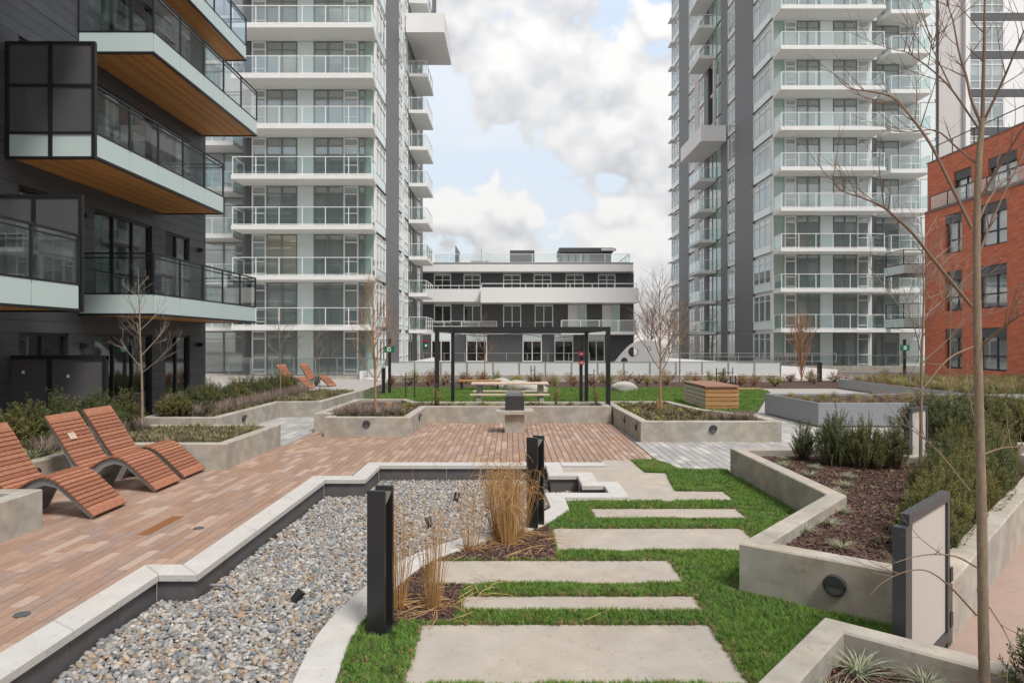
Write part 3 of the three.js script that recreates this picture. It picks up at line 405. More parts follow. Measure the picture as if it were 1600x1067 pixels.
// ---- pale tower beside the dark building
{
  const t = thing('residential_tower', 'pale glass tower with white balconies rising behind the lavender planter', 'tower'), top = 13;
  for (let k = 0; k <= top; k++) {
    const y = floorY(k); if (k) new MB().prism([[-8.56, 40.66], [-8.56, 61.7], [-20.3, 61.7], [-20.3, 44], [-16.35, 44], [-16.35, 40.66]], y - 0.25, y, 0, true).to('floor_slab', M.towerSlab, t);
    if (k === top) break;
    strip(t, [['K', -16.32, -15.98], ['W', -15.95, -15.05], ['G', -15.05, -14.1], ['G', -14.1, -13.18], ['P', -13.15, -12.15], ['G', -12.12, -11.27], ['G', -11.27, -10.33], ['W', -10.33, -9.4], ['G', -9.4, -9.0], ['M', -9.0, -8.48], ['O', -8.47, -8.37]], 'front', 40.75, y, CLEAR);
    strip(t, [['G', -20.5, -19.1], ['G', -19.1, -17.8], ['M', -17.8, -16.4]], 'front', 44.05, y, CLEAR);
    strip(t, [['S', 40.9, 44.0], ['D', 44.0, 48.9], ['N', 48.9, 50.6], ['P', 50.6, 51.6], ['N', 51.6, 53.3], ['G', 53.5, 54.9], ['G', 54.9, 56.3], ['D', 56.3, 58.2], ['N', 58.2, 60.2], ['D', 60.2, 62]], 'east', -8.4, y, CLEAR);
    if (k) {
      new MB().prism([[-16.45, 38.9], [-8.14, 38.9], [-8.14, 39.1], [-8.30, 40.65], [-16.45, 40.65]], y - 0.26, y - 0.01, 0.01, true).to('balcony_slab', M.towerSlab, t);
      railing(t, [[-16.38, 40.6], [-16.38, 38.98], [-8.22, 38.98], [-8.36, 40.6]], y, 1.05, { every: 1.36 });
      new MB().prism([[-8.32, 53.5], [-6.85, 53.6], [-6.85, 57.9], [-8.32, 57.9]], y - 0.24, y - 0.01, 0.01, true).to('balcony_slab', M.towerSlab, t);
      railing(t, [[-8.3, 53.68], [-6.93, 53.68], [-6.93, 57.82], [-8.3, 57.82]], y, 1.05, { every: 1.3 });
      if (k < 6) { new MB().prism([[-20.5, 42.3], [-17.75, 42.3], [-17.6, 43.98], [-20.5, 43.98]], y - 0.24, y - 0.01, 0.01, true).to('balcony_slab', M.towerSlab, t); railing(t, [[-20.4, 42.38], [-17.83, 42.38], [-17.7, 43.9]], y, 1.05, { every: 1.3 }); }
    }
    new MB().box(-12.75, -12.6, y, y + CLEAR, 40.85, 45.4).box(-19.5, -10.2, y, y + CLEAR, 45.5, 59).box(-10.1, -8.6, y, y + CLEAR, 48.9, 49.05).to('inner_wall', M.room, t);
  }
  new MB().box(-20.6, -20.4, 0, floorY(top), 44.2, 62).box(-20.4, -8.5, 0, floorY(top), 61.8, 62).box(-16.5, -16.36, 0, floorY(top), 40.8, 43.9).to('rear_wall', M.greyPanel, t);
  const by = floorY(9) - 0.35; new MB().box(-8.3, -5.3, by, by + 0.3, 52, 58.2).box(-5.42, -5.3, by + 0.3, by + 1.5, 52, 58.2).box(-8.3, -5.42, by + 0.3, by + 1.5, 52, 52.14).box(-8.3, -5.42, by + 0.3, by + 1.5, 58.06, 58.2).to('loggia_box', M.offWhite, t);
  new MB().box(-6.9, -6.6, by + 1.5, by + 8, 57.4, 58.0).to('loggia_post', M.greyPanel, t);
  const lampY = floorY(2) + 2.1, bulb = mesh('ceiling_lamp', new THREE.SphereGeometry(0.13, 16, 12), new THREE.MeshStandardMaterial({ color: 0xffffff, emissive: lin(1, 0.62, 0.25), emissiveIntensity: 2.5 }), t); bulb.position.set(-13.75, lampY, -44);
  const pl = new THREE.PointLight(lin(1, 0.7, 0.38), 1.2); pl.position.set(-13.75, lampY, -44); pl.shadow.radius = 5; pl.castShadow = true; scene.add(pl);
}

// ---- pale tower on the other side of the gap
{
  const t = thing('residential_tower', 'pale glass tower with grey side panels rising behind the metal planters', 'tower'), top = 16;
  for (let k = 0; k <= top; k++) {
    const y = floorY(k); if (k) new MB().prism([[19.86, 50.32], [27.62, 50.32], [27.62, 51.12], [32.5, 51.12], [32.5, 81.9], [19.86, 81.9]], y - 0.25, y, 0, true).to('floor_slab', M.towerSlab, t);
    if (k === top) break;
    strip(t, [['O', 19.7, 19.82], ['M', 19.84, 20.6], ['W', 20.65, 21.55], ['G', 21.58, 22.42], ['G', 22.42, 23.3], ['P', 23.35, 24.32], ['G', 24.36, 25.22], ['G', 25.22, 26.15], ['W', 26.15, 27.08], ['O', 27.08, 27.25], ['K', 27.26, 27.6]], 'front', 50.4, y, CLEAR);
    strip(t, [['G', 27.65, 28.6], ['G', 28.6, 29.8], ['N', 29.8, 31.4], ['P', 31.45, 32.6]], 'front', 51.2, y, CLEAR);
    const deep = k >= 7 && k <= 9;
    strip(t, [['S', 50.55, 54.2], ['D', 54.2, 58.6], ['N', 58.6, 60.6], ['D', 60.6, 62.5], ['M', 62.5, 64.0], ...(deep ? [] : [['G', 64.0, 65.3], ['G', 65.3, 66.6]]), ['D', 66.6, 68.0], ['N', 68.0, 70], ['L', 70, 71.6], ['N', 71.6, 74], ['D', 74, 78.2], ['S', 78.2, 81.9]], 'west', 19.72, y, CLEAR);
    if (k) {
      new MB().prism([[19.74, 50.3], [19.63, 48.5], [27.3, 48.5], [27.3, 50.3]], y - 0.25, y - 0.01, 0.01, true).to('balcony_slab', M.towerSlab, t);
      railing(t, [[19.8, 50.25], [19.71, 48.58], [27.22, 48.58], [27.22, 50.25]], y, 1.05, { every: 1.25 });
      new MB().prism([[27.75, 51.1], [28.05, 49.2], [31.1, 49.2], [31.1, 51.1]], y - 0.25, y - 0.01, 0.01, true).to('balcony_slab', M.towerSlab, t);
      railing(t, [[27.85, 51.05], [28.12, 49.28], [31.03, 49.28], [31.03, 51.05]], y, 1.05, { every: 1.45 });
      if (!deep) { new MB().prism([[19.66, 64.0], [19.66, 67.8], [18.0, 67.8], [18.0, 64.0]], y - 0.24, y - 0.01, 0.01, true).to('balcony_slab', M.towerSlab, t); railing(t, [[19.6, 64.08], [18.08, 64.08], [18.08, 67.72], [19.6, 67.72]], y, 1.05, { every: 1.3 }); }
      new MB().box(19.2, 19.66, y - 0.22, y - 0.1, 80.4, 81.9).to('slab_fin', M.towerSlab, t);
    }
    new MB().box(23.75, 23.9, y, y + CLEAR, 50.5, 55.4).box(22.3, 31, y, y + CLEAR, 55.5, 80).box(19.9, 22.2, y, y + CLEAR, 58.55, 58.7).to('inner_wall', M.room, t);
  }
  new MB().box(32.6, 32.75, 0, floorY(top), 51.3, 82).box(19.8, 32.6, 0, floorY(top), 81.95, 82.1).to('rear_wall', M.greyPanel, t);
  const y = floorY(7) - 0.3; new MB().box(17.3, 19.6, y, y + 0.24, 60.8, 68.2).box(17.3, 17.44, y + 0.24, y + 1.45, 60.8, 68.2).box(17.44, 19.6, y + 0.24, y + 1.45, 60.8, 60.94).box(17.44, 19.6, y + 0.24, y + 1.45, 68.06, 68.2).to('loggia_box', M.offWhite, t);
  new MB().box(20.9, 21.0, y + 0.3, y + 9, 64.02, 66.58).box(19.75, 20.9, y + 0.3, y + 9, 66.5, 66.6).to('loggia_back', M.greyPanelDark, t);
  new MB().box(19.3, 19.55, y + 0.24, y + 8.6, 63.6, 63.9).to('loggia_post', M.taupe, t);
}
// ---- neighbouring slab block with dark spandrels
{
  const t = thing('apartment_block', 'pale apartment block with dark spandrel bands behind the brick house', 'building'), Y = 33;
  new MB().box(33.4, 35.3, 0, Y, 52, 72).to('shear_wall', M.taupe, t); new MB().box(35.3, 35.65, 0, Y, 51.7, 52.3).to('pilaster', M.offWhite, t); new MB().box(35.3, 60, 0, Y, 56, 72).to('inner_wall', M.room, t);
  for (let k = 2; k < 11; k++) { const y = 0.9 + k * 2.98; new MB().box(35.66, 60, y - 0.62, y, 51.98, 56).to('spandrel_band', M.greyPanelDark, t); for (let j = 0; j < 5; j++) { const x = 35.7 + j * 4.4; putWindow(t, 2.75, 2.3, x + 1.4, y + 0.02, 52.05, 0, { bar: 0.06, transoms: [0.62, 1.9], mullions: [-0.5, 0.45], blinds: 0.35 }); putPanel(t, 'wall_panel', 1.55, 2.33, 0.1, x + 3.57, y + 0.01, 52.03, 0, M.white); } }
}
// ---- low building across the end
{
  const t = thing('midrise_building', 'low charcoal building with white bands across the courtyard end', 'building'), D = 66, X = (z) => (640 + z / 3.5575 - 800) * 0.06346;
  const wall = new MB(), rooms = new MB();
  const win = (row, list, y, h, o = {}) => list.forEach(([a, b]) => putWindow(t, X(b) - X(a), h, (X(a) + X(b)) / 2, y, D - 0.02, 0, { bar: 0.09, mullions: [0], glass: M.clearGlass, ...o }));
  const rows = [[0, 2.75, [[120, 230], [315, 430], [628, 735], [805, 910], [990, 1085]]], [2.95, 5.75, [[135, 232], [300, 400], [520, 620], [695, 798], [880, 985], [1070, 1170]]], [5.9, 8.85, [[135, 230], [300, 395], [520, 618], [690, 788], [868, 968], [1048, 1145]]]];
  for (const [y0, y1, list] of rows) { let a = X(60); for (const [p, q] of [...list, [1247, 1247]]) { if (X(p) - a > 0.05) wall.box(a, X(p), y0, y1, D, D + 0.3); a = X(q); } rooms.box(-9, 12, y0 + 0.02, y1 - 0.02, D + 4, D + 4.2); new MB().box(-9.4, X(1247), y1 - 0.02, y1 + 0.22, D + 0.02, D + 14).to('floor_slab', M.towerSlab, t); }
  wall.box(X(1247) - 0.3, X(1247), 0, 8.85, D + 0.3, D + 14).box(-9.4, X(60), 0, 8.85, D, D + 0.3); wall.to('wall', M.slate, t); rooms.to('inner_wall', M.dimRoom, t); new MB().box(-9.4, X(1247) - 0.3, 0, 8.85, D + 13.7, D + 14).to('rear_wall', M.charcoal, t);
  win(0, rows[0][2].map((v) => v), 0.05, 2.1); rows[0][2].forEach(([a, b]) => putPanel(t, 'lintel_panel', X(b) - X(a), 0.55, 0.12, (X(a) + X(b)) / 2, 2.18, D, 0, M.mintPale));
  win(1, rows[1][2].slice(0, 2), 3.9, 1.75); win(1, rows[1][2].slice(2, 4), 3.25, 2.4, { transoms: [0.75] }); rows[1][2].slice(4).forEach(([a, b]) => { putPanel(t, 'wall_panel', (X(b) - X(a)) / 2 - 0.03, 2.7, 0.12, mix(X(a), X(b), 0.25), 2.98, D, 0, M.offWhite); putWindow(t, (X(b) - X(a)) / 2 - 0.03, 2.7, mix(X(a), X(b), 0.75), 2.98, D, 0, { bar: 0.07, glass: M.greenGlass }); });
  new MB().box(X(130), X(405), 2.97, 3.88, D + 0.02, D + 0.2).to('wall_panel', M.slate, t);
  rows[1][2].slice(2, 4).forEach(([a, b]) => putPanel(t, 'spandrel', X(b) - X(a), 0.3, 0.1, (X(a) + X(b)) / 2, 2.95, D, 0, M.mintPale));
  win(2, rows[2][2], 6.4, 2.3, { transoms: [1.75] });
  new MB().box(-9.4, X(1230), 8.86, 9.6, D - 1.4, D + 14).to('roof_band', M.offWhite, t); new MB().box(-9.4, X(1232), 9.6, 9.7, D - 1.43, D + 14).to('roof_edge', M.greyPanel, t);
  new MB().box(-9.4, X(400), 5.92, 7.1, D - 1.2, D - 1.0).box(-9.4, X(400), 5.92, 6.1, D - 1.0, D - 0.02).to('balcony_band', M.offWhite, t); new MB().box(X(400), X(1250), 5.86, 7.16, D - 2.2, D - 2.0).box(X(400), X(400) + 0.2, 5.86, 7.16, D - 2.0, D - 0.02).box(X(1250) - 0.2, X(1250), 5.86, 7.16, D - 2.0, D - 0.02).box(X(400), X(1250), 5.78, 5.86, D - 2.2, D - 0.02).to('balcony_band', M.offWhite, t);
  railing(t, [[X(405), D - 2.1], [X(1240), D - 2.1]], 7.16, 0.45, { every: 2.2, glass: null, bar: 0.08, post: 0.06 }); railing(t, [[-9.3, D - 1.1], [X(395), D - 1.1]], 7.1, 0.4, { every: 1.8, glass: null, bar: 0.07, post: 0.05 }); railing(t, [[X(95), D - 0.3], [X(485), D - 0.3]], 3.5, 0.55, { every: 1.7, glass: M.railGlass, bar: 0.07, post: 0.06 });
  new MB().box(X(835), X(1255), 2.72, 2.95, D - 1.6, D - 0.02).to('balcony_slab', M.offWhite, t); railing(t, [[X(840), D - 0.1], [X(840), D - 1.5], [X(1248), D - 1.5], [X(1248), D - 0.1]], 2.95, 1.15, { every: 2.0, bar: 0.08, post: 0.07 });
  railing(t, [[X(150), D - 1.2], [X(1210), D - 1.2], [X(1210), D + 5]], 9.7, 0.85, { every: 2.4, bar: 0.06, post: 0.06 });
  new MB().box(X(557), X(697), 9.7, 11.3, D + 1.5, D + 5).to('roof_cabin', M.greyPanelDark, t); new MB().box(X(838), X(1145), 11.1, 11.55, D + 1.4, D + 6).to('roof_cabin_top', M.greyPanelDark, t); new MB().box(X(845), X(1140), 9.7, 11.1, D + 2.2, D + 6).to('roof_cabin', M.taupe, t); for (let k = 0; k < 4; k++) putWindow(t, 0.6, 1.25, X(872) + k * 0.75, 9.75, D + 2.1, 0, { bar: 0.06, glass: M.mintPale }); new MB().box(X(1075), X(1158), 11.2, 11.45, D + 1.0, D + 1.38).to('awning', M.offWhite, t); new MB().box(X(337), X(440), 9.7, 10.1, D + 0.5, D + 2).to('roof_box', M.greyMetal, t);
  { const s = new MB().box(X(78), X(104), 1.45, 1.85, D - 0.06, D - 0.01).to('wall_sign', M.green, t); new MB().box(X(78), X(88), 2.0, 2.18, D - 0.06, D - 0.01).box(X(94), X(104), 2.0, 2.18, D - 0.06, D - 0.01).to('red_mark', M.red, s); new MB().box(X(86), X(96), 1.55, 1.75, D - 0.068, D - 0.062).to('white_pictogram', M.white, s); }
  new MB().box(X(258), X(262), 9.7, 11.4, D - 1.0, D + 4).to('roof_screen', M.greyPanel, t); new MB().bar([X(393), 9.7, -(D + 2)], [X(393), 11.6, -(D + 2)], 0.05).to('mast', M.frameGrey, t);
}
// ---- brick house
{
  const t = thing('brick_house', 'orange red brick house with dark framed windows beside the apartment block', 'building'), X = 24.5, d0 = 22, d1 = 39.1, S = 3.2, solid = new MB(), openings = [];
  const bays = [[37.6, 36.2, 0], [34.9, 32.9, 1], [31.0, 28.8, 1], [27.2, 25.2, 1]];
  for (let k = 0; k < 4; k++) { const y = k * S, list = bays.map(([b, a]) => [a, b]).sort((p, q) => p[0] - q[0]); const low = k === 3 ? 0.35 : 0.55, high = k === 3 ? 2.0 : 2.75; let a = d0; const back = k === 3 ? 0.5 : 0, far = k === 3 ? d1 + 0.9 : d1;
    solid.box(X + back, X + back + 0.35, y, y + low, d0, far); solid.box(X + back, X + back + 0.35, y + high, y + (k === 3 ? 3.1 : S), d0, far); for (const [p, q] of [...list, [far, far]]) { if (p > a) solid.box(X + back, X + back + 0.35, y + low, y + high, a, p); a = q; }
    for (const [p, q] of list) { putWindow(t, q - p, high - low, X + back + 0.2, y + low, (p + q) / 2, -Math.PI / 2, { bar: 0.09, mullions: [q - p > 1.6 ? 0.15 : 0.2], transoms: [0.75], frame: M.charcoal, blinds: 0.5 }); new MB().box(X + back + 0.05, X + back + 0.17, y + high - 0.5, y + high, p + 0.01, q - 0.01).to('shade_box', M.greyPanelDark, t); } }
  new MB().box(X + 0.5, X + 12, 0, 3 * S, d1, d1 + 0.3).box(X + 0.86, X + 12, 3 * S, 12.5, d1 + 0.6, d1 + 0.9).to('end_wall', M.slate, t); solid.box(X, X + 0.5, 0, 3 * S, d1, d1 + 0.35); solid.to('wall', M.brick, t);
  new MB().box(X + 3.5, X + 3.6, 0, 12.4, d0, d1).to('inner_wall', M.room, t); new MB().box(X + 0.86, X + 12, 12.5, 12.62, d0, d1 + 0.6).to('roof', M.greyPanel, t); for (let k = 1; k < 4; k++) new MB().box(X + 0.36, X + 12, k * S - 0.2, k * S - 0.02, d0, d1).to('floor_slab', M.towerSlab, t);
  new MB().box(X - 0.06, X + 0.42, 3 * S, 3 * S + 0.1, d0, d1 + 0.3).box(X + 0.46, X + 0.9, 12.70, 12.77, d0, d1 + 0.94).to('parapet_cap', M.greyPanel, t);
  railing(t, [[X + 0.1, d0], [X + 0.1, d1]], 3 * S + 0.1, 0.85, { every: 1.5, frame: M.black, glass: M.railGlass, bar: 0.05 }); railing(t, [[X + 0.75, d0], [X + 0.75, d1 + 0.8]], 12.77, 0.9, { every: 1.8, frame: M.black, glass: null, bar: 0.05 });
  for (const y of [S, 2 * S]) { const b = new MB().box(X - 1.2, X + 3, y - 0.35, y - 0.1, d1 + 0.4, d1 + 2.4); b.to('balcony_slab', M.charcoal, t); new MB().box(X - 1.26, X + 3, y - 0.3, y + 0.2, d1 + 0.34, d1 + 0.38).box(X - 1.26, X - 1.22, y - 0.3, y + 0.2, d1 + 0.38, d1 + 2.4).to('balcony_fascia', M.mint, t); railing(t, [[X - 1.2, d1 + 2.3], [X - 1.2, d1 + 0.45], [X + 3, d1 + 0.45]], y + 0.2, 0.9, { every: 1.3, frame: M.black, bar: 0.05 }); }
}
// ---- dark timber building with cedar soffits
{
  const t = thing('dark_apartment_house', 'charcoal clad apartment house with cedar soffit balconies over the loungers', 'building'), X = -9.8, end = 21.1, top = 6, boardH = 0.245, q = mulberry(17);
  const bays = [[5.2, 6.7, 0.95], [7.6, 10.1, 0.06], [10.9, 12.3, 0.06], [13.2, 14.7, 0.95], [15.6, 18.1, 0.06], [18.8, 20.2, 0.06]], backing = new MB(), outer = new MB();
  for (let k = 0; k < top; k++) { const y = floorY(k), head = 2.22;
    if (k) new MB().box(-20, X - 0.16, y - 0.3, y - 0.02, 1, end).to('floor_slab', M.towerSlab, t);
    for (const [a, b, low] of bays) { const w = b - a; putWindow(t, w, head - low, X - 0.1, y + low, (a + b) / 2, Math.PI / 2, { bar: 0.07, mullions: w > 2 ? [-w / 6, w / 6] : [0], frame: M.black, glass: M.darkGlass, name: w > 2 ? 'patio_door' : 'window' }); }
    for (let r = 0; r * boardH < STOREY - 0.001; r++) { const y0 = y + r * boardH, y1 = Math.min(y + STOREY, y0 + boardH), cuts = bays.filter(([, , low]) => y1 > y + low + 0.02 && y0 < y + head - 0.02); let a = 4.4; for (const [p, s] of [...cuts, [end, end]]) { if (p - a > 0.03) { const near = k < 5 && p > 12.6 ? Math.max(a, 12.6) : p; if (near > a) outer.box(X - 0.022, X, y0 + 0.007, y1, a, Math.min(near, p) - (near < p ? 0.004 : 0)); if (near < p) new MB().box(X - 0.022, X, y0 + 0.007, y1, near, p).to('siding_board', M.siding[Math.floor(q() * 3)], t); backing.box(X - 0.16, X - 0.024, y0, y1, a, p); } a = s; } }
  }
  backing.to('wall', M.charcoal, t); stuff(outer.to('far_siding', M.siding[0], t)); new MB().box(-20, X - 0.02, 0, floorY(top), end + 0.003, end + 0.2).to('end_wall', M.siding[1], t); new MB().box(-14, -13.9, 0, floorY(top), 1, end).box(-13.9, X - 0.2, 0, floorY(top), 15.1, 15.2).box(-13.9, X - 0.2, 0, floorY(top), 18.4, 18.5).box(-13.9, X - 0.2, 0, floorY(top), 12.7, 12.8).to('inner_wall', M.room, t); new MB().box(-20, X, floorY(top), floorY(top) + 0.3, 1, end + 0.2).to('roof', M.greyPanel, t);
  const balcony = (x1, a, b, bottom, near, far) => { // cedar soffit, frosted fascia, rail
    const x0 = X + 0.015, n = 13, w = (x1 - x0 - 0.06) / n; new MB().box(x0, x1 - 0.05, bottom + 0.03, bottom + 0.28, a + 0.05, b - 0.05).to('balcony_slab', M.charcoal, t);
    for (let k = 0; k < n; k++) new MB().box(x0 + k * w + 0.003, x0 + (k + 1) * w - 0.003, bottom + 0.004, bottom + 0.028, a + 0.05, b - 0.05).to('soffit_plank', M.soffit[Math.floor(q() * 3)], t);
    const f = new MB(); f.box(x1 - 0.05, x1 + 0.012, bottom - 0.02, bottom + 0.03, a, b).box(x0, x1 - 0.05, bottom - 0.02, bottom + 0.03, a, a + 0.05).box(x0, x1 - 0.05, bottom - 0.02, bottom + 0.03, b - 0.05, b); f.to('edge_trim', M.black, t);
    const side = (pts) => { for (let s = 0; s < pts.length - 1; s++) { const [p, r] = [pts[s], pts[s + 1]], L = Math.hypot(r[0] - p[0], r[1] - p[1]), m = Math.max(1, Math.round(L / 1.25)), nx = (r[1] - p[1]) / L * 0.008, nd = -(r[0] - p[0]) / L * 0.008; for (let j = 0; j < m; j++) { const e = 0.012 / L, A = [mix(p[0], r[0], j / m + e), mix(p[1], r[1], j / m + e)], B = [mix(p[0], r[0], (j + 1) / m - e), mix(p[1], r[1], (j + 1) / m - e)]; new MB().prism([[A[0] + nx, A[1] + nd], [B[0] + nx, B[1] + nd], [B[0] - nx, B[1] - nd], [A[0] - nx, A[1] - nd]], bottom + 0.035, bottom + 0.46, 0, true).to('frosted_panel', M.mint, t); } } };
    const path = []; if (near) path.push([x0, a + 0.02]); path.push([x1 - 0.01, a + 0.02], [x1 - 0.01, b - 0.02]); if (far) path.push([x0, b - 0.02]); side(path);
    railing(t, path, bottom + 0.47, 0.92, { every: 1.25, frame: M.black, bar: 0.045, post: 0.04, gap: 0.02, mid: true });
  };
  const screen = (d, y0, y1, x1, rows) => { const f = new MB(), x0 = X + 0.01, xm = mix(x0, x1, 0.5), ys = [y0, ...rows, y1]; for (const x of [x0 + 0.03, xm, x1 - 0.03]) f.box(x - 0.035, x + 0.035, y0, y1, d - 0.035, d + 0.035); for (const y of ys) f.box(x0, x1, y - 0.025, y + 0.025, d - 0.03, d + 0.03); const s = f.to('privacy_screen', M.black, t); for (let k = 0; k < ys.length - 1; k++) for (const [a, b] of [[x0 + 0.065, xm - 0.035], [xm + 0.035, x1 - 0.065]]) new MB().box(a, b, ys[k] + 0.025, ys[k + 1] - 0.025, d - 0.006, d + 0.006).to('screen_pane', k === 0 && rows.length > 1 ? M.mint : M.smokeGlass, s); };
  balcony(-8.0, 6.2, 12.3, 2.62, true, true); screen(12.36, 2.62, 4.75, -7.98, [3.1]);
  balcony(-8.09, 15.0, 21.0, 2.65, true, true); balcony(-8.09, 12.92, 18.65, 5.62, false, true); screen(12.87, 5.60, 7.82, -8.06, [6.08, 7.0]);
  balcony(-8.09, 15.0, 21.1, 8.56, true, true); balcony(-8.95, 15.2, 22.4, 11.5, true, true); balcony(-8.0, 6.2, 12.3, 8.56, true, true);
  // patio fence on the ground
  const fence = new MB(), xs = [-10.1, -9.06, -7.98]; for (const x of xs) fence.box(x - 0.04, x + 0.04, 0, 1.76, 13.0, 13.08); fence.box(-10.1, -7.94, 1.70, 1.78, 12.99, 13.09).box(-10.1, -7.98, 0.60, 0.66, 13.01, 13.07); const pf = fence.to('patio_fence', M.black, t); for (let k = 0; k < 2; k++) new MB().box(xs[k] + 0.045, xs[k + 1] - 0.045, 0.67, 1.695, 13.02, 13.05).to('fence_panel', plain(0.085, 0.083, 0.086, 0.5), pf); for (const [x, y] of [[-9.6, 1.42], [-8.72, 1.34]]) new MB().box(x, x + 0.055, y, y + 0.06, 13.012, 13.0175).to('sticker', M.white, pf);
  // wall lamps
  for (const [d, y] of [[15.1, 1.95], [15.1, 4.9], [20.75, 1.95], [20.75, 4.9], [15.1, 7.85]]) { const l = new MB().box(X + 0.01, X + 0.05, y - 0.07, y + 0.07, d - 0.05, d + 0.05).box(X + 0.05, X + 0.16, y - 0.05, y + 0.05, d - 0.045, d + 0.045).to('wall_lamp', M.black, t); }
}
// ---- two blocks behind the viewer, which the tower windows mirror
for (const [x0, x1, h, label] of [[-50, -22, 34, 'tall dark banded block facing the towers from the far end'], [40, 78, 26, 'broad dark banded block facing the towers from the far end']]) {
  const t = thing('apartment_block', label, 'building'); new MB().box(x0, x1, 0, h, -46, -32).to('wall', M.greyPanelDark, t); for (let y = 3; y < h; y += 3) { new MB().box(x0 - 0.4, x1 + 0.4, y - 0.25, y, -32.2, -31.2).to('balcony_slab', M.towerSlab, t); }
}

// ================================================================ furniture and fittings
{ // louvre-less bollard lights: two upright plates with a sloping reflector between their heads
  const t = thing('bollard_light', 'black bollard light on the grass at the curved coping', 'bollard light', 'black garden bollards', -0.925, 0.02, 4.68, -0.14);
  const plate = (z) => new MB().prism([[-0.0625, z - 0.016], [0.0625, z - 0.016], [0.0625, z + 0.016], [-0.0625, z + 0.016]], 0.012, 1.0, 0.003).geo();
  mesh('front_plate', plate(-0.085), M.blackGloss, t); mesh('back_plate', plate(0.085), M.blackGloss, t); new MB().box(-0.0625, -0.05, 0.012, 0.96, -0.069, 0.069).to('rear_web', M.blackGloss, t);
  new MB().prism([[-0.085, -0.135], [0.085, -0.135], [0.085, 0.135], [-0.085, 0.135]], 0, 0.012, 0.002).to('base_plate', M.black, t);
  const w = new MB(), zf = 0.069, zb = -0.069, x0 = -0.05, x1 = 0.055; // a wedge: tall at the front plate, thin at the back plate
  w.face([[x1, 0.885, zf], [x1, 0.955, zb], [x1, 0.965, zb], [x1, 0.985, zf]]).face([[x0, 0.985, zf], [x1, 0.985, zf], [x1, 0.965, zb], [x0, 0.965, zb]]).face([[x0, 0.885, zf], [x0, 0.955, zb], [x1, 0.955, zb], [x1, 0.885, zf]]); w.to('reflector', M.steel, t);
  copyOf(t, 'black bollard light standing in mulch beside the dense reed clump', null, 0.255, 0.02, 7.22, -0.44);
  copyOf(t, 'black bollard light by the far lawn corner near the ramp', null, -5.15, 0, 26.6, 0.3); copyOf(t, 'black bollard light in front of the pale tower glass screen', null, 15.5, 0, 33.5, 0.3);
}
{ // slatted loungers
  const prof = new THREE.CatmullRomCurve3([[0, 1.02], [0.14, 0.81], [0.29, 0.57], [0.42, 0.385], [0.51, 0.325], [0.62, 0.345], [0.78, 0.44], [0.92, 0.475], [1.06, 0.435], [1.26, 0.265], [1.5, 0.035]].map(([x, y]) => new THREE.Vector3(x, y, 0)));
  const t = thing('sun_lounger', 'slatted wooden lounger partly behind the plain planter end', 'lounger', 'slatted wooden loungers', -6.32, 0, 7.98, 0), W = 0.66, N = 34, r = mulberry(4);
  const slat = new MB().prism([[-0.0252, -W / 2], [0.0252, -W / 2], [0.0252, W / 2], [-0.0252, W / 2]], -0.011, 0.011, 0.003, true).geo(), wide = new MB().prism([[-0.045, -W / 2], [0.045, -W / 2], [0.045, W / 2], [-0.045, W / 2]], -0.011, 0.011, 0.003, true).geo();
  for (let k = 0; k < N; k++) { const u = (k + 0.6) / (N + 0.2), p = prof.getPointAt(u), g = prof.getTangentAt(u), m = mesh('slat', k === 0 || k === N - 1 ? wide : slat, M.slat[Math.floor(r() * 3)], t); m.position.set(p.x, p.y + 0.012, 0); m.rotation.z = Math.atan2(g.y, g.x); }
  const up = prof.getPoints(30).map((p) => [p.x, p.y - 0.004]), low = [[1.46, 0.0], [1.25, 0.19], [1.06, 0.355], [0.92, 0.39], [0.78, 0.345], [0.66, 0.22], [0.58, 0.06], [0.55, 0.0], [0.40, 0.0], [0.375, 0.25], [0.30, 0.42], [0.15, 0.68], [0.01, 0.92]];
  const s = new THREE.Shape([...up, ...low].map(([x, y]) => new THREE.Vector2(x, y))), g = new THREE.ExtrudeGeometry(s, { depth: 0.035, bevelEnabled: false }); for (const z of [-0.30, 0.265]) { const m = mesh('side_frame', g, M.frameGrey, t); m.position.z = z; }
  const bar = new MB(); for (const [x, y] of [[0.12, 0.76], [0.47, 0.12], [0.9, 0.42], [1.3, 0.17]]) bar.box(x - 0.02, x + 0.02, y - 0.02, y + 0.02, -0.265, 0.265); bar.to('cross_bar', M.frameGrey, t);
  const c = copyOf(t, 'slatted wooden lounger with a small plate on its backrest', null, -6.32, 0, 9.33, 0); const pl = new MB().box(-0.05, 0.05, 0.014, 0.02, -0.07, 0.07).to('name_plate', M.paleWood, c); pl.position.set(0.2, 0.735, 0.1); pl.rotation.z = -1.02;
  copyOf(t, 'slatted wooden lounger tucked against the inner planter corner', null, -6.36, 0, 10.19, 0);
  copyOf(t, 'one of two wooden loungers far along the ramp beside the tower', null, -10.2, 0, 29.3, -0.25); copyOf(t, 'one of two wooden loungers far along the ramp beside the tower', null, -9.6, 0, 30.6, -0.25);
}
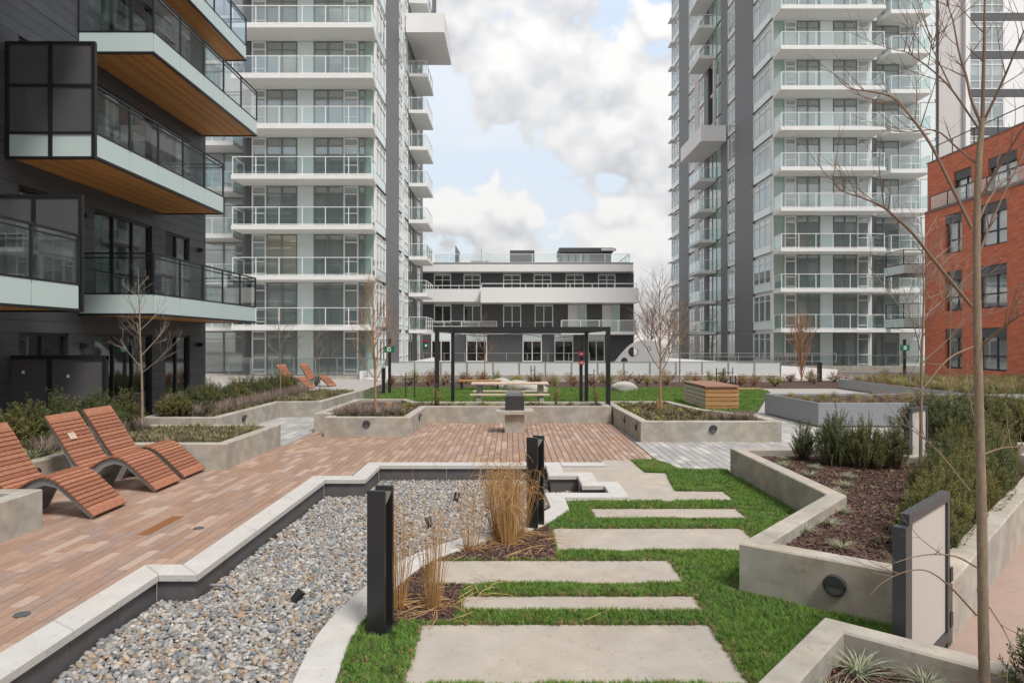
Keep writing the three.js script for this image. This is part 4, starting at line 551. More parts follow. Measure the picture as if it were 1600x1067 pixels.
{ // pedestal grill
  const t = thing('park_grill', 'black box grill on a concrete counter and pedestal in the plaza', 'grill', null, 0.06, 0, 15.15);
  new MB().prism([[-0.22, -0.25], [0.22, -0.25], [0.22, 0.25], [-0.22, 0.25]], 0, 0.42, 0.006).to('pedestal', M.concrete, t); new MB().prism([[-0.42, -0.36], [0.42, -0.36], [0.42, 0.36], [-0.42, 0.36]], 0.42, 0.5, 0.006, true).to('counter', M.concrete, t);
  new MB().prism([[-0.215, -0.2], [0.215, -0.2], [0.215, 0.22], [-0.215, 0.22]], 0.5, 0.83, 0.008).to('firebox', plain(0.035, 0.034, 0.036, 0.5), t);
  const g = new MB(); g.box(-0.2, 0.2, 0.832, 0.85, -0.18, -0.16).box(-0.2, 0.2, 0.832, 0.92, 0.18, 0.2).box(-0.2, -0.18, 0.832, 0.9, -0.16, 0.18).box(0.18, 0.2, 0.832, 0.9, -0.16, 0.18); for (let k = 0; k < 14; k++) g.box(-0.17 + k * 0.026, -0.162 + k * 0.026, 0.86, 0.868, -0.16, 0.18); g.to('grate', M.steel, t);
}
{ // picnic table
  const t = thing('picnic_table', 'picnic table with pale wood planks under the pergola', 'picnic table', null, -0.06, 0, 20.8);
  for (let k = 0; k < 5; k++) new MB().prism([[-1.2, -0.36 + k * 0.146], [1.2, -0.36 + k * 0.146], [1.2, -0.225 + k * 0.146], [-1.2, -0.225 + k * 0.146]], 0.72, 0.765, 0.005, true).to('top_plank', M.paleWood, t);
  for (const z of [-0.72, 0.72]) for (let k = 0; k < 2; k++) { const a = z - 0.14 + k * 0.146; new MB().prism([[-1.2, a], [1.2, a], [1.2, a + 0.135], [-1.2, a + 0.135]], 0.42, 0.46, 0.005, true).to('bench_plank', M.paleWood, t); }
  for (const x of [-0.95, 0.95]) { new MB().box(x - 0.09, x + 0.09, 0, 0.72, -0.2, 0.2).box(x - 0.07, x + 0.07, 0.3, 0.42, -0.82, -0.2).box(x - 0.07, x + 0.07, 0.3, 0.42, 0.2, 0.82).box(x - 0.07, x + 0.07, 0, 0.3, -0.82, -0.66).box(x - 0.07, x + 0.07, 0, 0.3, 0.66, 0.82).to('leg', M.concrete, t); }
}
{ // pergola
  const t = thing('pergola', 'black square steel pergola frame around the picnic table', 'pergola');
  for (const [x, d, y] of [[-1.95, 17.3, 0.3], [2.5, 17.3, 0.3], [-1.95, 21.9, 0], [2.45, 21.9, 0]]) new MB().box(x - 0.055, x + 0.055, y, 2.32, d - 0.055, d + 0.055).to('post', M.black, t);
  for (const d of [17.3, 21.9]) new MB().box(-2.01, 2.56, 2.32, 2.43, d - 0.055, d + 0.055).to('beam', M.black, t); for (const x of [-1.95, 2.5]) new MB().box(x - 0.05, x + 0.05, 2.33, 2.42, 17.355, 21.845).to('beam', M.black, t);
  const s = new THREE.CatmullRomCurve3([[-1.9, 2.3, -17.35], [-0.8, 2.2, -18.6], [0.2, 2.28, -19.6], [1.2, 2.16, -20.6], [2.4, 2.28, -21.85]].map((v) => new THREE.Vector3(...v))).getPoints(40); new MB().tube(s, s.map(() => 0.008), 4).to('string_cable', M.black, t);
}
{ // call post with red alarm boxes
  const t = thing('alarm_post', 'black post carrying two red alarm boxes inside the pergola', 'alarm post', null, 2.2, 0, 21.2);
  new MB().box(-0.05, 0.05, 0, 2.1, -0.05, 0.05).to('post', M.black, t); for (const y of [1.3, 1.58]) { const b = new MB().box(-0.075, 0.075, y, y + 0.15, -0.12, -0.055).to('alarm_box', M.red, t); new MB().box(-0.045, 0.045, y + 0.065, y + 0.09, -0.1245, -0.1205).to('white_stripe', M.white, b); }
}
{ // assembly sign posts
  const t = thing('sign_post', 'black post with small green sign beside the far ramp', 'sign post', null, -4.75, 0, 25.8);
  new MB().box(-0.05, 0.05, 0, 2.15, -0.05, 0.05).to('post', M.black, t); const s = new MB().box(-0.24, 0.2, 1.62, 1.88, -0.075, -0.053).to('sign_board', M.green, t); const p = new MB().box(-0.08, 0.06, 1.67, 1.83, -0.079, -0.0765); p.to('white_pictogram', M.white, s); new MB().box(-0.03, -0.005, 1.7, 1.8, -0.083, -0.0795).box(0.01, 0.035, 1.7, 1.8, -0.083, -0.0795).to('green_figure', M.green, s);
  copyOf(t, 'black post with small green sign in front of the brick house', null, 18.6, 0, 31.5);
}
{ // slatted wooden storage box
  const t = thing('wooden_box', 'slatted cedar storage box standing beside the lawn planter', 'storage box', null, 5.76, 0, 19.8), r = mulberry(6);
  new MB().box(0.04, 0.96, 0.02, 0.66, 0.04, 2.46).to('inner_box', plain(0.03, 0.02, 0.014, 0.9), t);
  for (let k = 0; k < 5; k++) { const y = 0.02 + k * 0.128, h = 0.112; new MB().box(0, 1, y, y + h, 0, 0.036).to('front_slat', M.cedar[Math.floor(r() * 2)], t); new MB().box(-0.0, 0.036, y, y + h, 0.04, 2.5).to('side_slat', M.cedar[2], t); new MB().box(0.964, 1, y, y + h, 0.04, 2.5).to('side_slat', M.cedar[2], t); new MB().box(0.04, 0.96, y, y + h, 2.464, 2.5).to('back_slat', M.cedar[2], t); }
  new MB().prism([[-0.02, -0.03], [1.02, -0.03], [1.02, 2.52], [-0.02, 2.52]], 0.672, 0.73, 0.005, true).to('lid', M.lidWood, t);
}
{ // gates between the planters
  const make = (label, x0, d0, x1, d1) => { const L = Math.hypot(x1 - x0, d1 - d0), t = thing('garden_gate', label, 'gate', 'low garden gates', x0, 0.02, d0, Math.atan2(d1 - d0, x1 - x0)), dark = plain(0.045, 0.05, 0.055, 0.4), H = 1.03;
    new MB().box(0, 0.05, 0, H, -0.025, 0.025).box(L - 0.05, L, 0, H, -0.025, 0.025).box(0.05, L - 0.05, H - 0.06, H, -0.025, 0.025).box(0.05, L - 0.05, 0.04, 0.1, -0.025, 0.025).to('gate_frame', dark, t);
    new MB().box(0.055, L - 0.055, 0.105, H - 0.065, -0.01, 0.01).to('gate_panel', plain(0.50, 0.46, 0.42, 0.45), t); new MB().box(-0.1, -0.03, 0, H - 0.06, -0.035, 0.035).to('latch_post', dark, t); for (const y of [0.12, 0.42]) new MB().box(L + 0.002, L + 0.06, y, y + 0.09, -0.03, 0.03).to('hinge', M.black, t); return t; };
  make('low dark framed gate with pale panel between the zigzag and low planters', 2.28, 3.86, 2.91, 4.46); make('low dark framed gate with pale panel behind the yew shrubs', 5.95, 9.95, 6.45, 10.35);
}
{ // metal planters with dry grasses
  const make = (label, poly, h) => { const t = thing('metal_planter', label, 'planter', 'grey metal planters'); new MB().ring(poly, 0.05, 0.03, h, 0.004).to('metal_wall', M.greyMetal, t); new MB().prism(offset(area2(poly) > 0 ? poly : [...poly].reverse(), 0.04), h - 0.3, h - 0.06).to('soil', M.mulch, t); new MB().ring(offset(poly, 0.03), 0.03, 0, 0.03, 0.003).to('plinth', M.black, t); };
  make('long grey metal planter along the path with dry grasses', [[7.33, 15.9], [13.2, 15.9], [13.2, 18.8], [7.15, 18.8]], 0.58); make('grey metal planter behind the yew gate', [[8.6, 12.9], [14, 12.9], [14, 14.6], [8.6, 14.6]], 0.45); make('grey metal planter in front of the brick house', [[14.2, 20.5], [23.5, 20.5], [23.5, 29], [14.2, 29]], 0.42);
  const h = thing('concrete_planter', 'low concrete planter carrying the yew hedge by the walkway', 'planter', 'raised concrete planters'); new MB().ring([[7.05, 11.0], [11.5, 11.0], [11.5, 12.6], [7.05, 12.6]], 0.2, -0.02, 0.36).to('planter_wall', M.concrete, h); new MB().prism([[7.24, 11.19], [11.3, 11.19], [11.3, 12.4], [7.24, 12.4]], 0.1, 0.29).to('soil', M.mulch, h);
}
{ // boulders, bench and stakes on the far lawn
  const g = (seed) => { const s = new THREE.IcosahedronGeometry(1, 3), P = s.attributes.position; for (let k = 0; k < P.count; k++) { const v = new THREE.Vector3().fromBufferAttribute(P, k), n = 0.78 + 0.45 * fbm3(v.x * 1.3 + seed, v.y * 1.3, v.z * 1.3, 3); P.setXYZ(k, v.x * n, v.y * n, v.z * n); } return mergeByPosition(s); };
  for (const [x, d, sx, sy, sd, label, s] of [[0.15, 27.6, 0.55, 0.30, 0.4, 'large pale boulder behind the picnic table', 1], [-0.5, 29.0, 0.45, 0.3, 0.35, 'rounded pale boulder at the shrub bed edge', 2], [0.95, 27.0, 0.5, 0.22, 0.35, 'low pale boulder lying against the large boulder', 3], [4.6, 27.2, 0.58, 0.28, 0.4, 'pale boulder lying alone on the grass by the pergola', 4]]) { const m = mesh('boulder', g(s * 7), M.stone); tag(m, label, 'boulder', 'pale boulders on the far lawn'); m.position.set(x, sy * 0.55, -d); m.scale.set(sx, sy, sd); }
  const b = thing('bench', 'simple timber bench at the edge of the shrub bed', 'bench', null, -1.35, 0, 27.8); new MB().prism([[-0.9, -0.2], [0.9, -0.2], [0.9, 0.2], [-0.9, 0.2]], 0.38, 0.44, 0.005, true).to('seat', M.cedar[1], b); for (const x of [-0.75, 0.75]) new MB().box(x - 0.04, x + 0.04, 0, 0.38, -0.17, 0.17).to('leg', M.black, b);
  const k = thing('support_hoop', 'black steel hoop standing on the far lawn', 'hoop', 'black steel hoops on the far lawn', -3.6, 0, 23.5); new MB().box(-0.17, -0.14, 0, 0.95, -0.015, 0.015).box(0.14, 0.17, 0, 0.95, -0.015, 0.015).box(-0.14, 0.14, 0.72, 0.75, -0.012, 0.012).to('hoop_frame', M.black, k);
  for (const [x, d] of [[7.05, 21.2], [8.6, 27.5], [9.2, 28.2], [0.95, 30.2], [3.1, 26.4]]) copyOf(k, 'black steel hoop standing on the far lawn', null, x, 0, d, x);
  const y = new MB().box(9.4, 10.4, 0.06, 0.1, 27.6, 27.9).box(9.45, 9.55, 0, 0.06, 27.62, 27.88).box(10.25, 10.35, 0, 0.06, 27.62, 27.88).to('timber_board', M.cedar[0]); tag(y, 'yellowish timber board lying past the wooden box', 'board');
  for (const [x, d, label] of [[-2.9, 15.7, 'short cedar stake at the foot of the orange stemmed tree'], [3.62, 16.35, 'short cedar stake at the foot of the bare tree by the wooden box']]) tag(new MB().box(x - 0.06, x + 0.06, 0.3, 0.62, d - 0.04, d + 0.04).to('stake', M.cedar[0]), label, 'stake', 'cedar stakes');
}
{ // guard wall, ramps and the arch beyond the lawn
  const g = thing('guard_wall', 'frosted panel guard on a low stone kerb behind the shrub bed', 'guard wall'); new MB().box(-6.2, 13.5, 0, 0.34, 33.3, 33.6).to('kerb', M.concrete, g);
  const f = new MB(); f.box(-6.2, 13.5, 1.0, 1.04, 33.38, 33.44); for (let k = 0; k <= 15; k++) f.box(-6.2 + k * 1.313 - 0.03, -6.2 + k * 1.313 + 0.03, 0.34, 1.0, 33.38, 33.44); const r = f.to('rail_frame', M.frameGrey, g); for (let k = 0; k < 15; k++) new MB().box(-6.15 + k * 1.313, -4.95 + k * 1.313 + 0.04, 0.38, 0.98, 33.4, 33.42).to('frosted_panel', M.guard, r);
  const w = thing('ramp_wall', 'white sloping ramp wall rising towards the pale glass tower', 'ramp wall'); const s = (pts, x) => { const e = new THREE.ExtrudeGeometry(new THREE.Shape(pts.map(([a, b]) => new THREE.Vector2(a, b))), { depth: 0.25, bevelEnabled: false }); return e; };
  const a = mesh('wall', s([[8.5, 0], [18, 0], [18, 0.5], [8.5, 1.15]], 0), M.offWhite, w); a.position.z = -37; railing(w, [[8.5, 36.9], [18, 36.9]], 0.9, 0.5, { every: 1.3, frame: M.frameGrey, glass: null });
  const w2 = thing('ramp_wall', 'white sloping ramp wall leading up beside the left glass screen', 'ramp wall'); w2.userData.label = 'white sloping ramp wall beyond the far loungers'; const b = mesh('wall', s([[-8.2, 0], [-4.2, 0], [-4.2, 1.2], [-8.2, 0.45]], 0), M.offWhite, w2); b.position.z = -36; railing(w2, [[-15.5, 36.4], [-8.4, 36.4], [-6.4, 33.6]], 0.15, 1.0, { every: 1.2, frame: M.frameGrey }); new MB().box(-15.5, -8.3, 0, 0.15, 36.2, 36.6).to('kerb', M.concrete, w2);
  const arch = new THREE.Shape(); arch.moveTo(-2.6, 0); arch.bezierCurveTo(-1.6, 0.3, -1.2, 2.1, 0.3, 2.15); arch.bezierCurveTo(1.4, 2.15, 1.9, 1.4, 2.3, 0); arch.lineTo(-2.6, 0); for (const [x, y, q] of [[-1.15, 0.75, 0.22], [-0.55, 1.35, 0.34], [0.45, 1.55, 0.18]]) { const h = new THREE.Path(); h.absarc(x, y, q, 0, Math.PI * 2, true); arch.holes.push(h); }
  const m = mesh('climbing_wall', new THREE.ExtrudeGeometry(arch, { depth: 0.3, bevelEnabled: true, bevelSize: 0.03, bevelThickness: 0.03, bevelSegments: 2, curveSegments: 24 }), M.play); m.position.set(8.7, 0, -45); tag(m, 'pale curved play wall with round holes behind the bare trees', 'play wall');
  const r2 = thing('terrace_fence', 'thin grey railing in front of the right pale tower', 'railing'); r2.userData.label = 'thin grey railing in front of the tower with grey side panels'; railing(r2, [[12, 44], [19, 44], [19, 48], [31, 48]], 0, 1.05, { every: 1.4, frame: M.frameGrey }); new MB().box(19, 31, 0, 0.3, 47.8, 48.1).to('kerb', M.concrete, r2);
  const r3 = thing('terrace_fence', 'grey railing running along the low charcoal building terrace', 'railing'); railing(r3, [[-8, 60], [7, 60]], 0, 1.0, { every: 2, frame: M.frameGrey, glass: null, bar: 0.06, post: 0.06 });
}
{ // spotlights, pipe and drains
  const t = thing('spotlight', 'small black spotlight half sunk in pebbles next to the curved coping', 'spotlight', 'spotlights in the basin pebbles', -1.83, -0.19, 5.68, 0.5), can = new THREE.CylinderGeometry(0.042, 0.036, 0.1, 18); can.rotateZ(-0.75); can.translate(0, 0.07, 0); const c = mesh('can', can, M.black, t), ln = new THREE.CylinderGeometry(0.036, 0.036, 0.006, 18); ln.translate(0, 0.052, 0); ln.rotateZ(-0.75); ln.translate(0, 0.07, 0); mesh('lens', ln, plain(0.12, 0.13, 0.14, 0.15), c); new MB().disc(0, 0.02, 0, 0.02, 0.08).to('spike', M.black, t);
  copyOf(t, 'small black spotlight in pebbles in front of the back basin wall', null, -0.78, -0.2, 9.35, 1.4); copyOf(t, 'small black spotlight in pebbles behind the thin reed stems', null, -1.0, -0.19, 8.0, 2.2);
  const p = thing('inlet_pipe', 'short metal pipe with a black cable from the basin wall', 'pipe', null, -2.69, -0.13, 5.95); new MB().disc(0.06, 0, 0, 0.016, 0.14, 'x', 12).to('pipe', M.steel, p); const cb = new THREE.CatmullRomCurve3([[0.12, 0, 0], [0.2, -0.03, 0.02], [0.3, -0.06, 0.1], [0.5, -0.055, 0.0], [0.66, -0.06, -0.1]].map((v) => new THREE.Vector3(...v))).getPoints(20); new MB().tube(cb, cb.map(() => 0.006), 5).to('cable', M.black, p);
  for (const [x, d, label] of [[-3.68, 4.99, 'small round drain cover in the brown pavers by the coping'], [-3.44, 7.3, 'small round drain cover in the brown pavers farther along the coping']]) tag(new MB().disc(x, 0.003, -d, 0.055, 0.008, 'y', 24).to('drain_cover', M.greyPanelDark), label, 'drain cover', 'round drain covers');
  tag(new MB().prism([[-3.98, 7.05], [-3.85, 7.05], [-3.85, 7.80], [-3.98, 7.80]], 0.0015, 0.004, 0.001).to('rust_plank', plain(0.22, 0.085, 0.028, 0.7)), 'darker rust brown plank set into the brown pavers', 'plank');
}

// ================================================================ planting
const V3 = (x, y, z) => new THREE.Vector3(x, y, z);
function limb(mb, from, dir, len, r0, r1, rnd, bend = 0.15, lift = 0.1, n = 5, sides = 5) { const pts = [from.clone()], radii = [r0]; const d = dir.clone().normalize(); for (let k = 1; k <= n; k++) { d.x += (rnd() - 0.5) * bend; d.z += (rnd() - 0.5) * bend; d.y += lift / n + (rnd() - 0.5) * bend * 0.5; d.normalize(); pts.push(pts[k - 1].clone().addScaledVector(d, len / n)); radii.push(mix(r0, r1, k / n)); } mb.tube(pts, radii, sides); return { pts, dir: d }; }
function grow(mb, from, dir, len, r, rnd, depth, opts) { const { pts, dir: end } = limb(mb, from, dir, len, r, r * 0.35, rnd, opts.bend, opts.lift, 5, depth > 1 ? 5 : 4); if (!depth) return; const n = opts.kids[0] + Math.floor(rnd() * opts.kids[1]); for (let k = 0; k < n; k++) { const t = 0.3 + 0.65 * (k + rnd() * 0.6) / n, i = Math.min(pts.length - 2, Math.floor(t * 5)), p = pts[i].clone().lerp(pts[i + 1], t * 5 - i), base = pts[i + 1].clone().sub(pts[i]).normalize(), a = rnd() * 6.28, side = V3(Math.cos(a), 0.15, Math.sin(a)); side.addScaledVector(base, -side.dot(base)).normalize(); const ang = opts.angle[0] + rnd() * opts.angle[1]; grow(mb, p, base.multiplyScalar(Math.cos(ang)).addScaledVector(side, Math.sin(ang)), len * (0.38 + rnd() * 0.25), r * 0.5, rnd, depth - 1, opts); } }
function bareTree(name, label, x, y, d, h, seed, { trunkR = 0.03, fork = 0.4, n = 14, angle = 0.85, len = 0.34, bark = M.bark, twig = M.twig, depth = 2, kids = [3, 3], lean = 0, group = 'bare young trees', lift = 0.25 } = {}) {
  const rnd = mulberry(seed), t = thing(name, label, 'tree', group, x, y, d), tm = new MB(), cm = new MB(); const tr = limb(tm, V3(0, -0.05, 0), V3(lean, 1, 0), h * 0.96, trunkR, trunkR * 0.16, rnd, 0.05, 0, 12, 9);
  for (let k = 0; k < n; k++) { const u = fork + (1 - fork) * (k + rnd() * 0.7) / n * 0.97, i = Math.min(11, Math.floor(u * 12)), p = tr.pts[i].clone().lerp(tr.pts[i + 1], u * 12 - i), a = k * 2.4 + rnd() * 0.8, ang = angle * (0.75 + rnd() * 0.5); grow(cm, p, V3(Math.cos(a) * Math.sin(ang), Math.cos(ang), Math.sin(a) * Math.sin(ang)), h * len * (1.1 - 0.75 * (u - fork) / (1 - fork)) * (0.7 + rnd() * 0.5), trunkR * 0.42 * (1.15 - 0.7 * u), rnd, depth, { bend: 0.22, lift, kids, angle: [0.45, 0.4] }); }
  tm.to('trunk', bark, t); cm.to('branches', twig, t); return t;
}
// the tall tree of the low planter, limb by limb
const cornerTreeLimbs = [ // [x, height, depth] along each limb, radii
  [[[2.244,0.242,3.15],[2.235,0.636,3.15],[2.226,1.241,3.15],[2.211,1.847,3.15],[2.202,2.453,3.15],[2.211,2.877,3.15],[2.229,3.104,3.15]], [0.024,0.0232,0.0215,0.019,0.016,0.014,0.012]],
  [[[2.178,2.589,3.15],[2.102,2.825,3.2],[2.047,3.012,3.25],[1.974,3.173,3.3],[1.923,3.277,3.35],[1.831,3.328,3.4],[1.748,3.364,3.45],[1.689,3.463,3.5]], [0.0088,0.0078,0.0068,0.0058,0.0048,0.0038,0.0028,0.0018]],
  [[[2.178,2.217,3.15],[1.969,2.432,3.107],[1.844,2.551,3.064],[1.74,2.617,3.021],[1.655,2.657,2.979],[1.553,2.682,2.936],[1.419,2.715,2.893],[1.37,2.765,2.85]], [0.0088,0.0078,0.0068,0.0058,0.0048,0.0038,0.0028,0.0018]],
  [[[2.205,2.704,3.15],[2.282,2.911,3.067],[2.295,3.008,2.983],[2.342,3.118,2.9]], [0.0068,0.005,0.0032,0.0014]],
  [[[2.205,2.607,3.15],[2.341,2.759,3.25],[2.519,2.887,3.35],[2.737,2.989,3.45]], [0.0061,0.0045,0.0029,0.0012]],
  [[[2.205,2.444,3.15],[2.305,2.641,3.183],[2.474,2.947,3.217],[2.594,3.091,3.25]], [0.0068,0.005,0.0032,0.0014]],
  [[[2.22,3.089,3.15],[2.195,3.201,3.175],[2.188,3.321,3.2],[2.171,3.442,3.225],[2.156,3.616,3.25],[2.151,3.697,3.275],[2.151,3.821,3.3]], [0.0075,0.0065,0.0055,0.0045,0.0035,0.0025,0.0015]],
  [[[2.229,3.104,3.15],[2.238,3.452,3.15],[2.241,3.664,3.15],[2.25,3.876,3.15]], [0.0095,0.007,0.0044,0.0019]],
  [[[2.235,3.089,3.15],[2.289,3.286,3.083],[2.321,3.451,3.017],[2.332,3.548,2.95]], [0.0075,0.0055,0.0035,0.0015]],
  [[[2.211,2.883,3.15],[2.15,2.986,3.212],[2.085,3.089,3.275],[1.99,3.099,3.337],[1.89,3.132,3.4]], [0.0054,0.0044,0.0033,0.0022,0.0011]],
  [[[2.211,3.059,3.15],[2.013,3.248,3.083],[1.816,3.347,3.017],[1.73,3.341,2.95]], [0.0054,0.004,0.0025,0.0011]],
  [[[2.09,3.234,3.15],[1.961,3.356,3.067],[1.882,3.387,2.983],[1.871,3.411,2.9]], [0.0034,0.0025,0.0016,0.0007]],
  [[[2.217,2.026,3.15],[2.258,2.117,3.05],[2.269,2.172,2.95],[2.329,2.201,2.85]], [0.0068,0.005,0.0032,0.0014]],
  [[[2.187,2.026,3.15],[2.025,1.97,3.083],[1.877,1.85,3.017],[1.773,1.789,2.95]], [0.0054,0.004,0.0025,0.0011]],
  [[[2.169,1.344,3.15],[2.059,1.537,3.25],[1.971,1.634,3.35],[1.924,1.662,3.45]], [0.0048,0.0035,0.0022,0.001]],
  [[[2.208,1.505,3.15],[2.366,1.533,3.217],[2.526,1.532,3.283],[2.706,1.544,3.35]], [0.0048,0.0035,0.0022,0.001]],
  [[[2.202,0.981,3.15],[2.052,1.057,3.075],[1.875,1.089,3.0],[1.716,1.088,2.925],[1.565,1.069,2.85]], [0.0048,0.0038,0.0029,0.0019,0.001]],
  [[[2.202,0.754,3.15],[2.039,0.914,3.11],[1.913,0.993,3.07],[1.792,1.001,3.03],[1.667,0.966,2.99],[1.588,0.924,2.95]], [0.0048,0.004,0.0032,0.0025,0.0017,0.001]],
  [[[2.26,0.796,3.15],[2.283,0.71,3.083],[2.289,0.614,3.017],[2.269,0.555,2.95]], [0.0034,0.0025,0.0016,0.0007]],
  [[[2.226,1.574,3.15],[2.227,1.719,3.217],[2.248,1.87,3.283],[2.3,1.963,3.35]], [0.0041,0.003,0.0019,0.0008]],
];

{
  const t = thing('bare_tree', 'tall bare tree with grey brown trunk in the low planter', 'tree', 'bare young trees', 2.244, 0.24, 3.15), tm = new MB(), cm = new MB(), rnd = mulberry(99), at = ([x, y, d]) => V3(x - 2.244, y - 0.24, -(d - 3.15));
  cornerTreeLimbs.forEach(([pts, radii], k) => { const c = new THREE.CatmullRomCurve3(pts.map(at)), n = (pts.length - 1) * (k ? 4 : 5), q = c.getPoints(n), rr = q.map((_, i) => { const u = i / n * (pts.length - 1), j = Math.min(pts.length - 2, Math.floor(u)); return mix(radii[j], radii[j + 1], u - j) * (1 + (k ? 0.1 : 0.04) * (rnd() - 0.5)); }); (k ? cm : tm).tube(q, rr, k ? 6 : 14);
    if (!k) { for (const y of [0.62, 0.9, 1.25, 1.62, 1.95, 2.22]) { const i = Math.round(n * (y - 0.24) / 2.86), p = q[Math.min(i, n)]; tm.tube([p.clone().add(V3(0, -0.014, 0)), p, p.clone().add(V3(0, 0.014, 0))], [rr[i] * 0.98, rr[i] * 1.12, rr[i] * 0.98], 14); } return; }
    for (let j = 0; j < (pts[0][1] < 1.7 ? 2 : 7) + Math.floor(rnd() * 5); j++) { const i = Math.floor((0.3 + 0.68 * rnd()) * n), p = q[i], base = q[Math.min(i + 1, n)].clone().sub(q[Math.max(i - 1, 0)]).normalize(), a = rnd() * 6.28, side = V3(Math.cos(a), 0.5, Math.sin(a)); side.addScaledVector(base, -side.dot(base)).normalize(); grow(cm, p, base.clone().multiplyScalar(0.75).addScaledVector(side, 0.6), 0.12 + rnd() * 0.22, Math.max(rr[i] * 0.55, 0.0022), rnd, 1, { bend: 0.25, lift: 0.3, kids: [1, 3], angle: [0.5, 0.4] }); } });
  tm.to('trunk', M.bark, t); cm.to('branches', M.twig, t);
}
bareTree('bare_tree', 'slim bare tree behind the yew shrubs of the zigzag planter', 5.75, 0.3, 9.35, 3.75, 71, { trunkR: 0.026, n: 16, twig: M.twigGrey });
bareTree('bare_tree', 'slim bare tree between the loungers and the dark house', -6.95, 0.34, 12.5, 3.3, 72, { trunkR: 0.028, n: 12, fork: 0.33, len: 0.24, twig: M.twigGrey });
bareTree('bare_tree', 'orange stemmed bare tree rising from the lavender left of the grill', -3.35, 0.33, 16.3, 3.3, 73, { trunkR: 0.032, n: 22, fork: 0.22, angle: 0.5, len: 0.36, bark: M.twigOrange, twig: M.twigOrange }).userData.label = 'orange stemmed bare tree rising from lavender in the long planter';
bareTree('bare_tree', 'bare orange tree with wide twiggy crown beside the wooden box', 3.62, 0.33, 16.2, 3.4, 74, { trunkR: 0.034, n: 24, fork: 0.3, angle: 0.65, len: 0.36, bark: M.twigOrange, twig: M.twig });
bareTree('bare_tree', 'thin pale bare tree in the lavender facing the tower', -6.75, 0.33, 19.4, 3.2, 75, { trunkR: 0.022, n: 14, fork: 0.4, len: 0.26, twig: M.twigGrey });
bareTree('bare_tree', 'thin bare tree near the end of the stepped planter', -6.15, 0.33, 21.3, 2.6, 76, { trunkR: 0.02, n: 12, fork: 0.35, len: 0.3, twig: M.twigGrey });
bareTree('bare_tree', 'bare orange sapling in the shrub bed behind the pergola', -1.3, 0, 31.6, 3.4, 77, { trunkR: 0.034, n: 14, fork: 0.3, len: 0.3, bark: M.twigOrange, twig: M.twig });
bareTree('bare_tree', 'bare sapling in the shrub bed in front of the play wall', 8.2, 0, 32.5, 4.3, 78, { trunkR: 0.04, n: 18, fork: 0.3, len: 0.28, twig: M.twigOrange });
bareTree('bare_tree', 'many stemmed reddish bare shrub tree before the tower balconies', 14.6, 0, 33.5, 2.9, 79, { trunkR: 0.05, n: 34, fork: 0.04, angle: 0.28, len: 0.85, bark: M.twigOrange, twig: M.twigOrange, depth: 1 });
bareTree('bare_tree', 'slender bare tree standing before the brick house wall', 17.9, 0.3, 27.2, 5.4, 80, { trunkR: 0.036, n: 16, twig: M.twigGrey });
for (let k = 0; k < 6; k++) bareTree('distant_tree', 'distant bare tree in the gap beside the charcoal building', 14.2 + k * 2.1 + (k % 2), 0, 84 + (k * 17) % 30, 6.2 + (k * 1.7) % 3, 90 + k, { trunkR: 0.12, n: 22, fork: 0.2, len: 0.4, twig: M.twigGrey, bark: M.twigGrey, group: 'distant bare trees' });

// ---- yew shrubs
function yewShape(seed, h, r, shoots, dense = 26) {
  const rnd = mulberry(seed), leaf = new MB(), stem = new MB();
  for (let k = 0; k < shoots; k++) { const a = rnd() * 6.28, q = Math.sqrt(rnd()), lobe = 0.72 + 0.4 * noise3(Math.cos(a) * 1.6 + seed, 2, Math.sin(a) * 1.6), hh = h * (0.42 + 0.58 * (1 - q * q * 0.75)) * (0.8 + rnd() * 0.3) * lobe, foot = V3(Math.cos(a) * r * q * 0.35, 0.02, Math.sin(a) * r * q * 0.35), low = (0.06 + rnd() * 0.72) * hh, rr = r * q * (0.95 - 0.35 * low / h); const p0 = V3(Math.cos(a) * rr, low, Math.sin(a) * rr), L = Math.max(0.10, Math.min(0.22, hh - low)) * (0.7 + rnd() * 0.5), dir = V3(Math.cos(a) * (0.08 + q * 0.42), 1, Math.sin(a) * (0.08 + q * 0.42)).normalize();
    const pts = [p0]; for (let j = 1; j <= 4; j++) { dir.x += (rnd() - 0.5) * 0.3; dir.z += (rnd() - 0.5) * 0.3; dir.normalize(); pts.push(pts[j - 1].clone().addScaledVector(dir, L / 4)); } stem.tube([foot, foot.clone().lerp(p0, 0.5).add(V3(0, 0.03, 0)), p0], [0.004, 0.003, 0.002], 3);
    for (let j = 0; j < dense; j++) { const u = 0.04 + 0.98 * j / dense, i = Math.min(3, Math.floor(u * 4)), p = pts[i].clone().lerp(pts[i + 1], Math.min(1, u * 4 - i)), ax = pts[i + 1].clone().sub(pts[i]).normalize(), b = rnd() * 6.28, s = V3(Math.cos(b), 0, Math.sin(b)); s.addScaledVector(ax, -s.dot(ax)).normalize(); const d = s.clone().multiplyScalar(0.75).addScaledVector(ax, 0.62).normalize(), l = 0.026 + rnd() * 0.018, w = d.clone().cross(ax).normalize().multiplyScalar(0.0052), m = p.clone().addScaledVector(d, l * 0.5), e = p.clone().addScaledVector(d, l); leaf.face([p.toArray(), m.clone().add(w).toArray(), e.toArray(), m.clone().sub(w).toArray()]); } }
  return { leaf: leaf.geo(), stem: stem.geo() };
}
const yewKinds = [yewShape(501, 0.85, 0.33, 420, 34), yewShape(502, 0.85, 0.33, 420, 34), yewShape(503, 0.9, 0.16, 190, 34)];
const yewPick = mulberry(55);
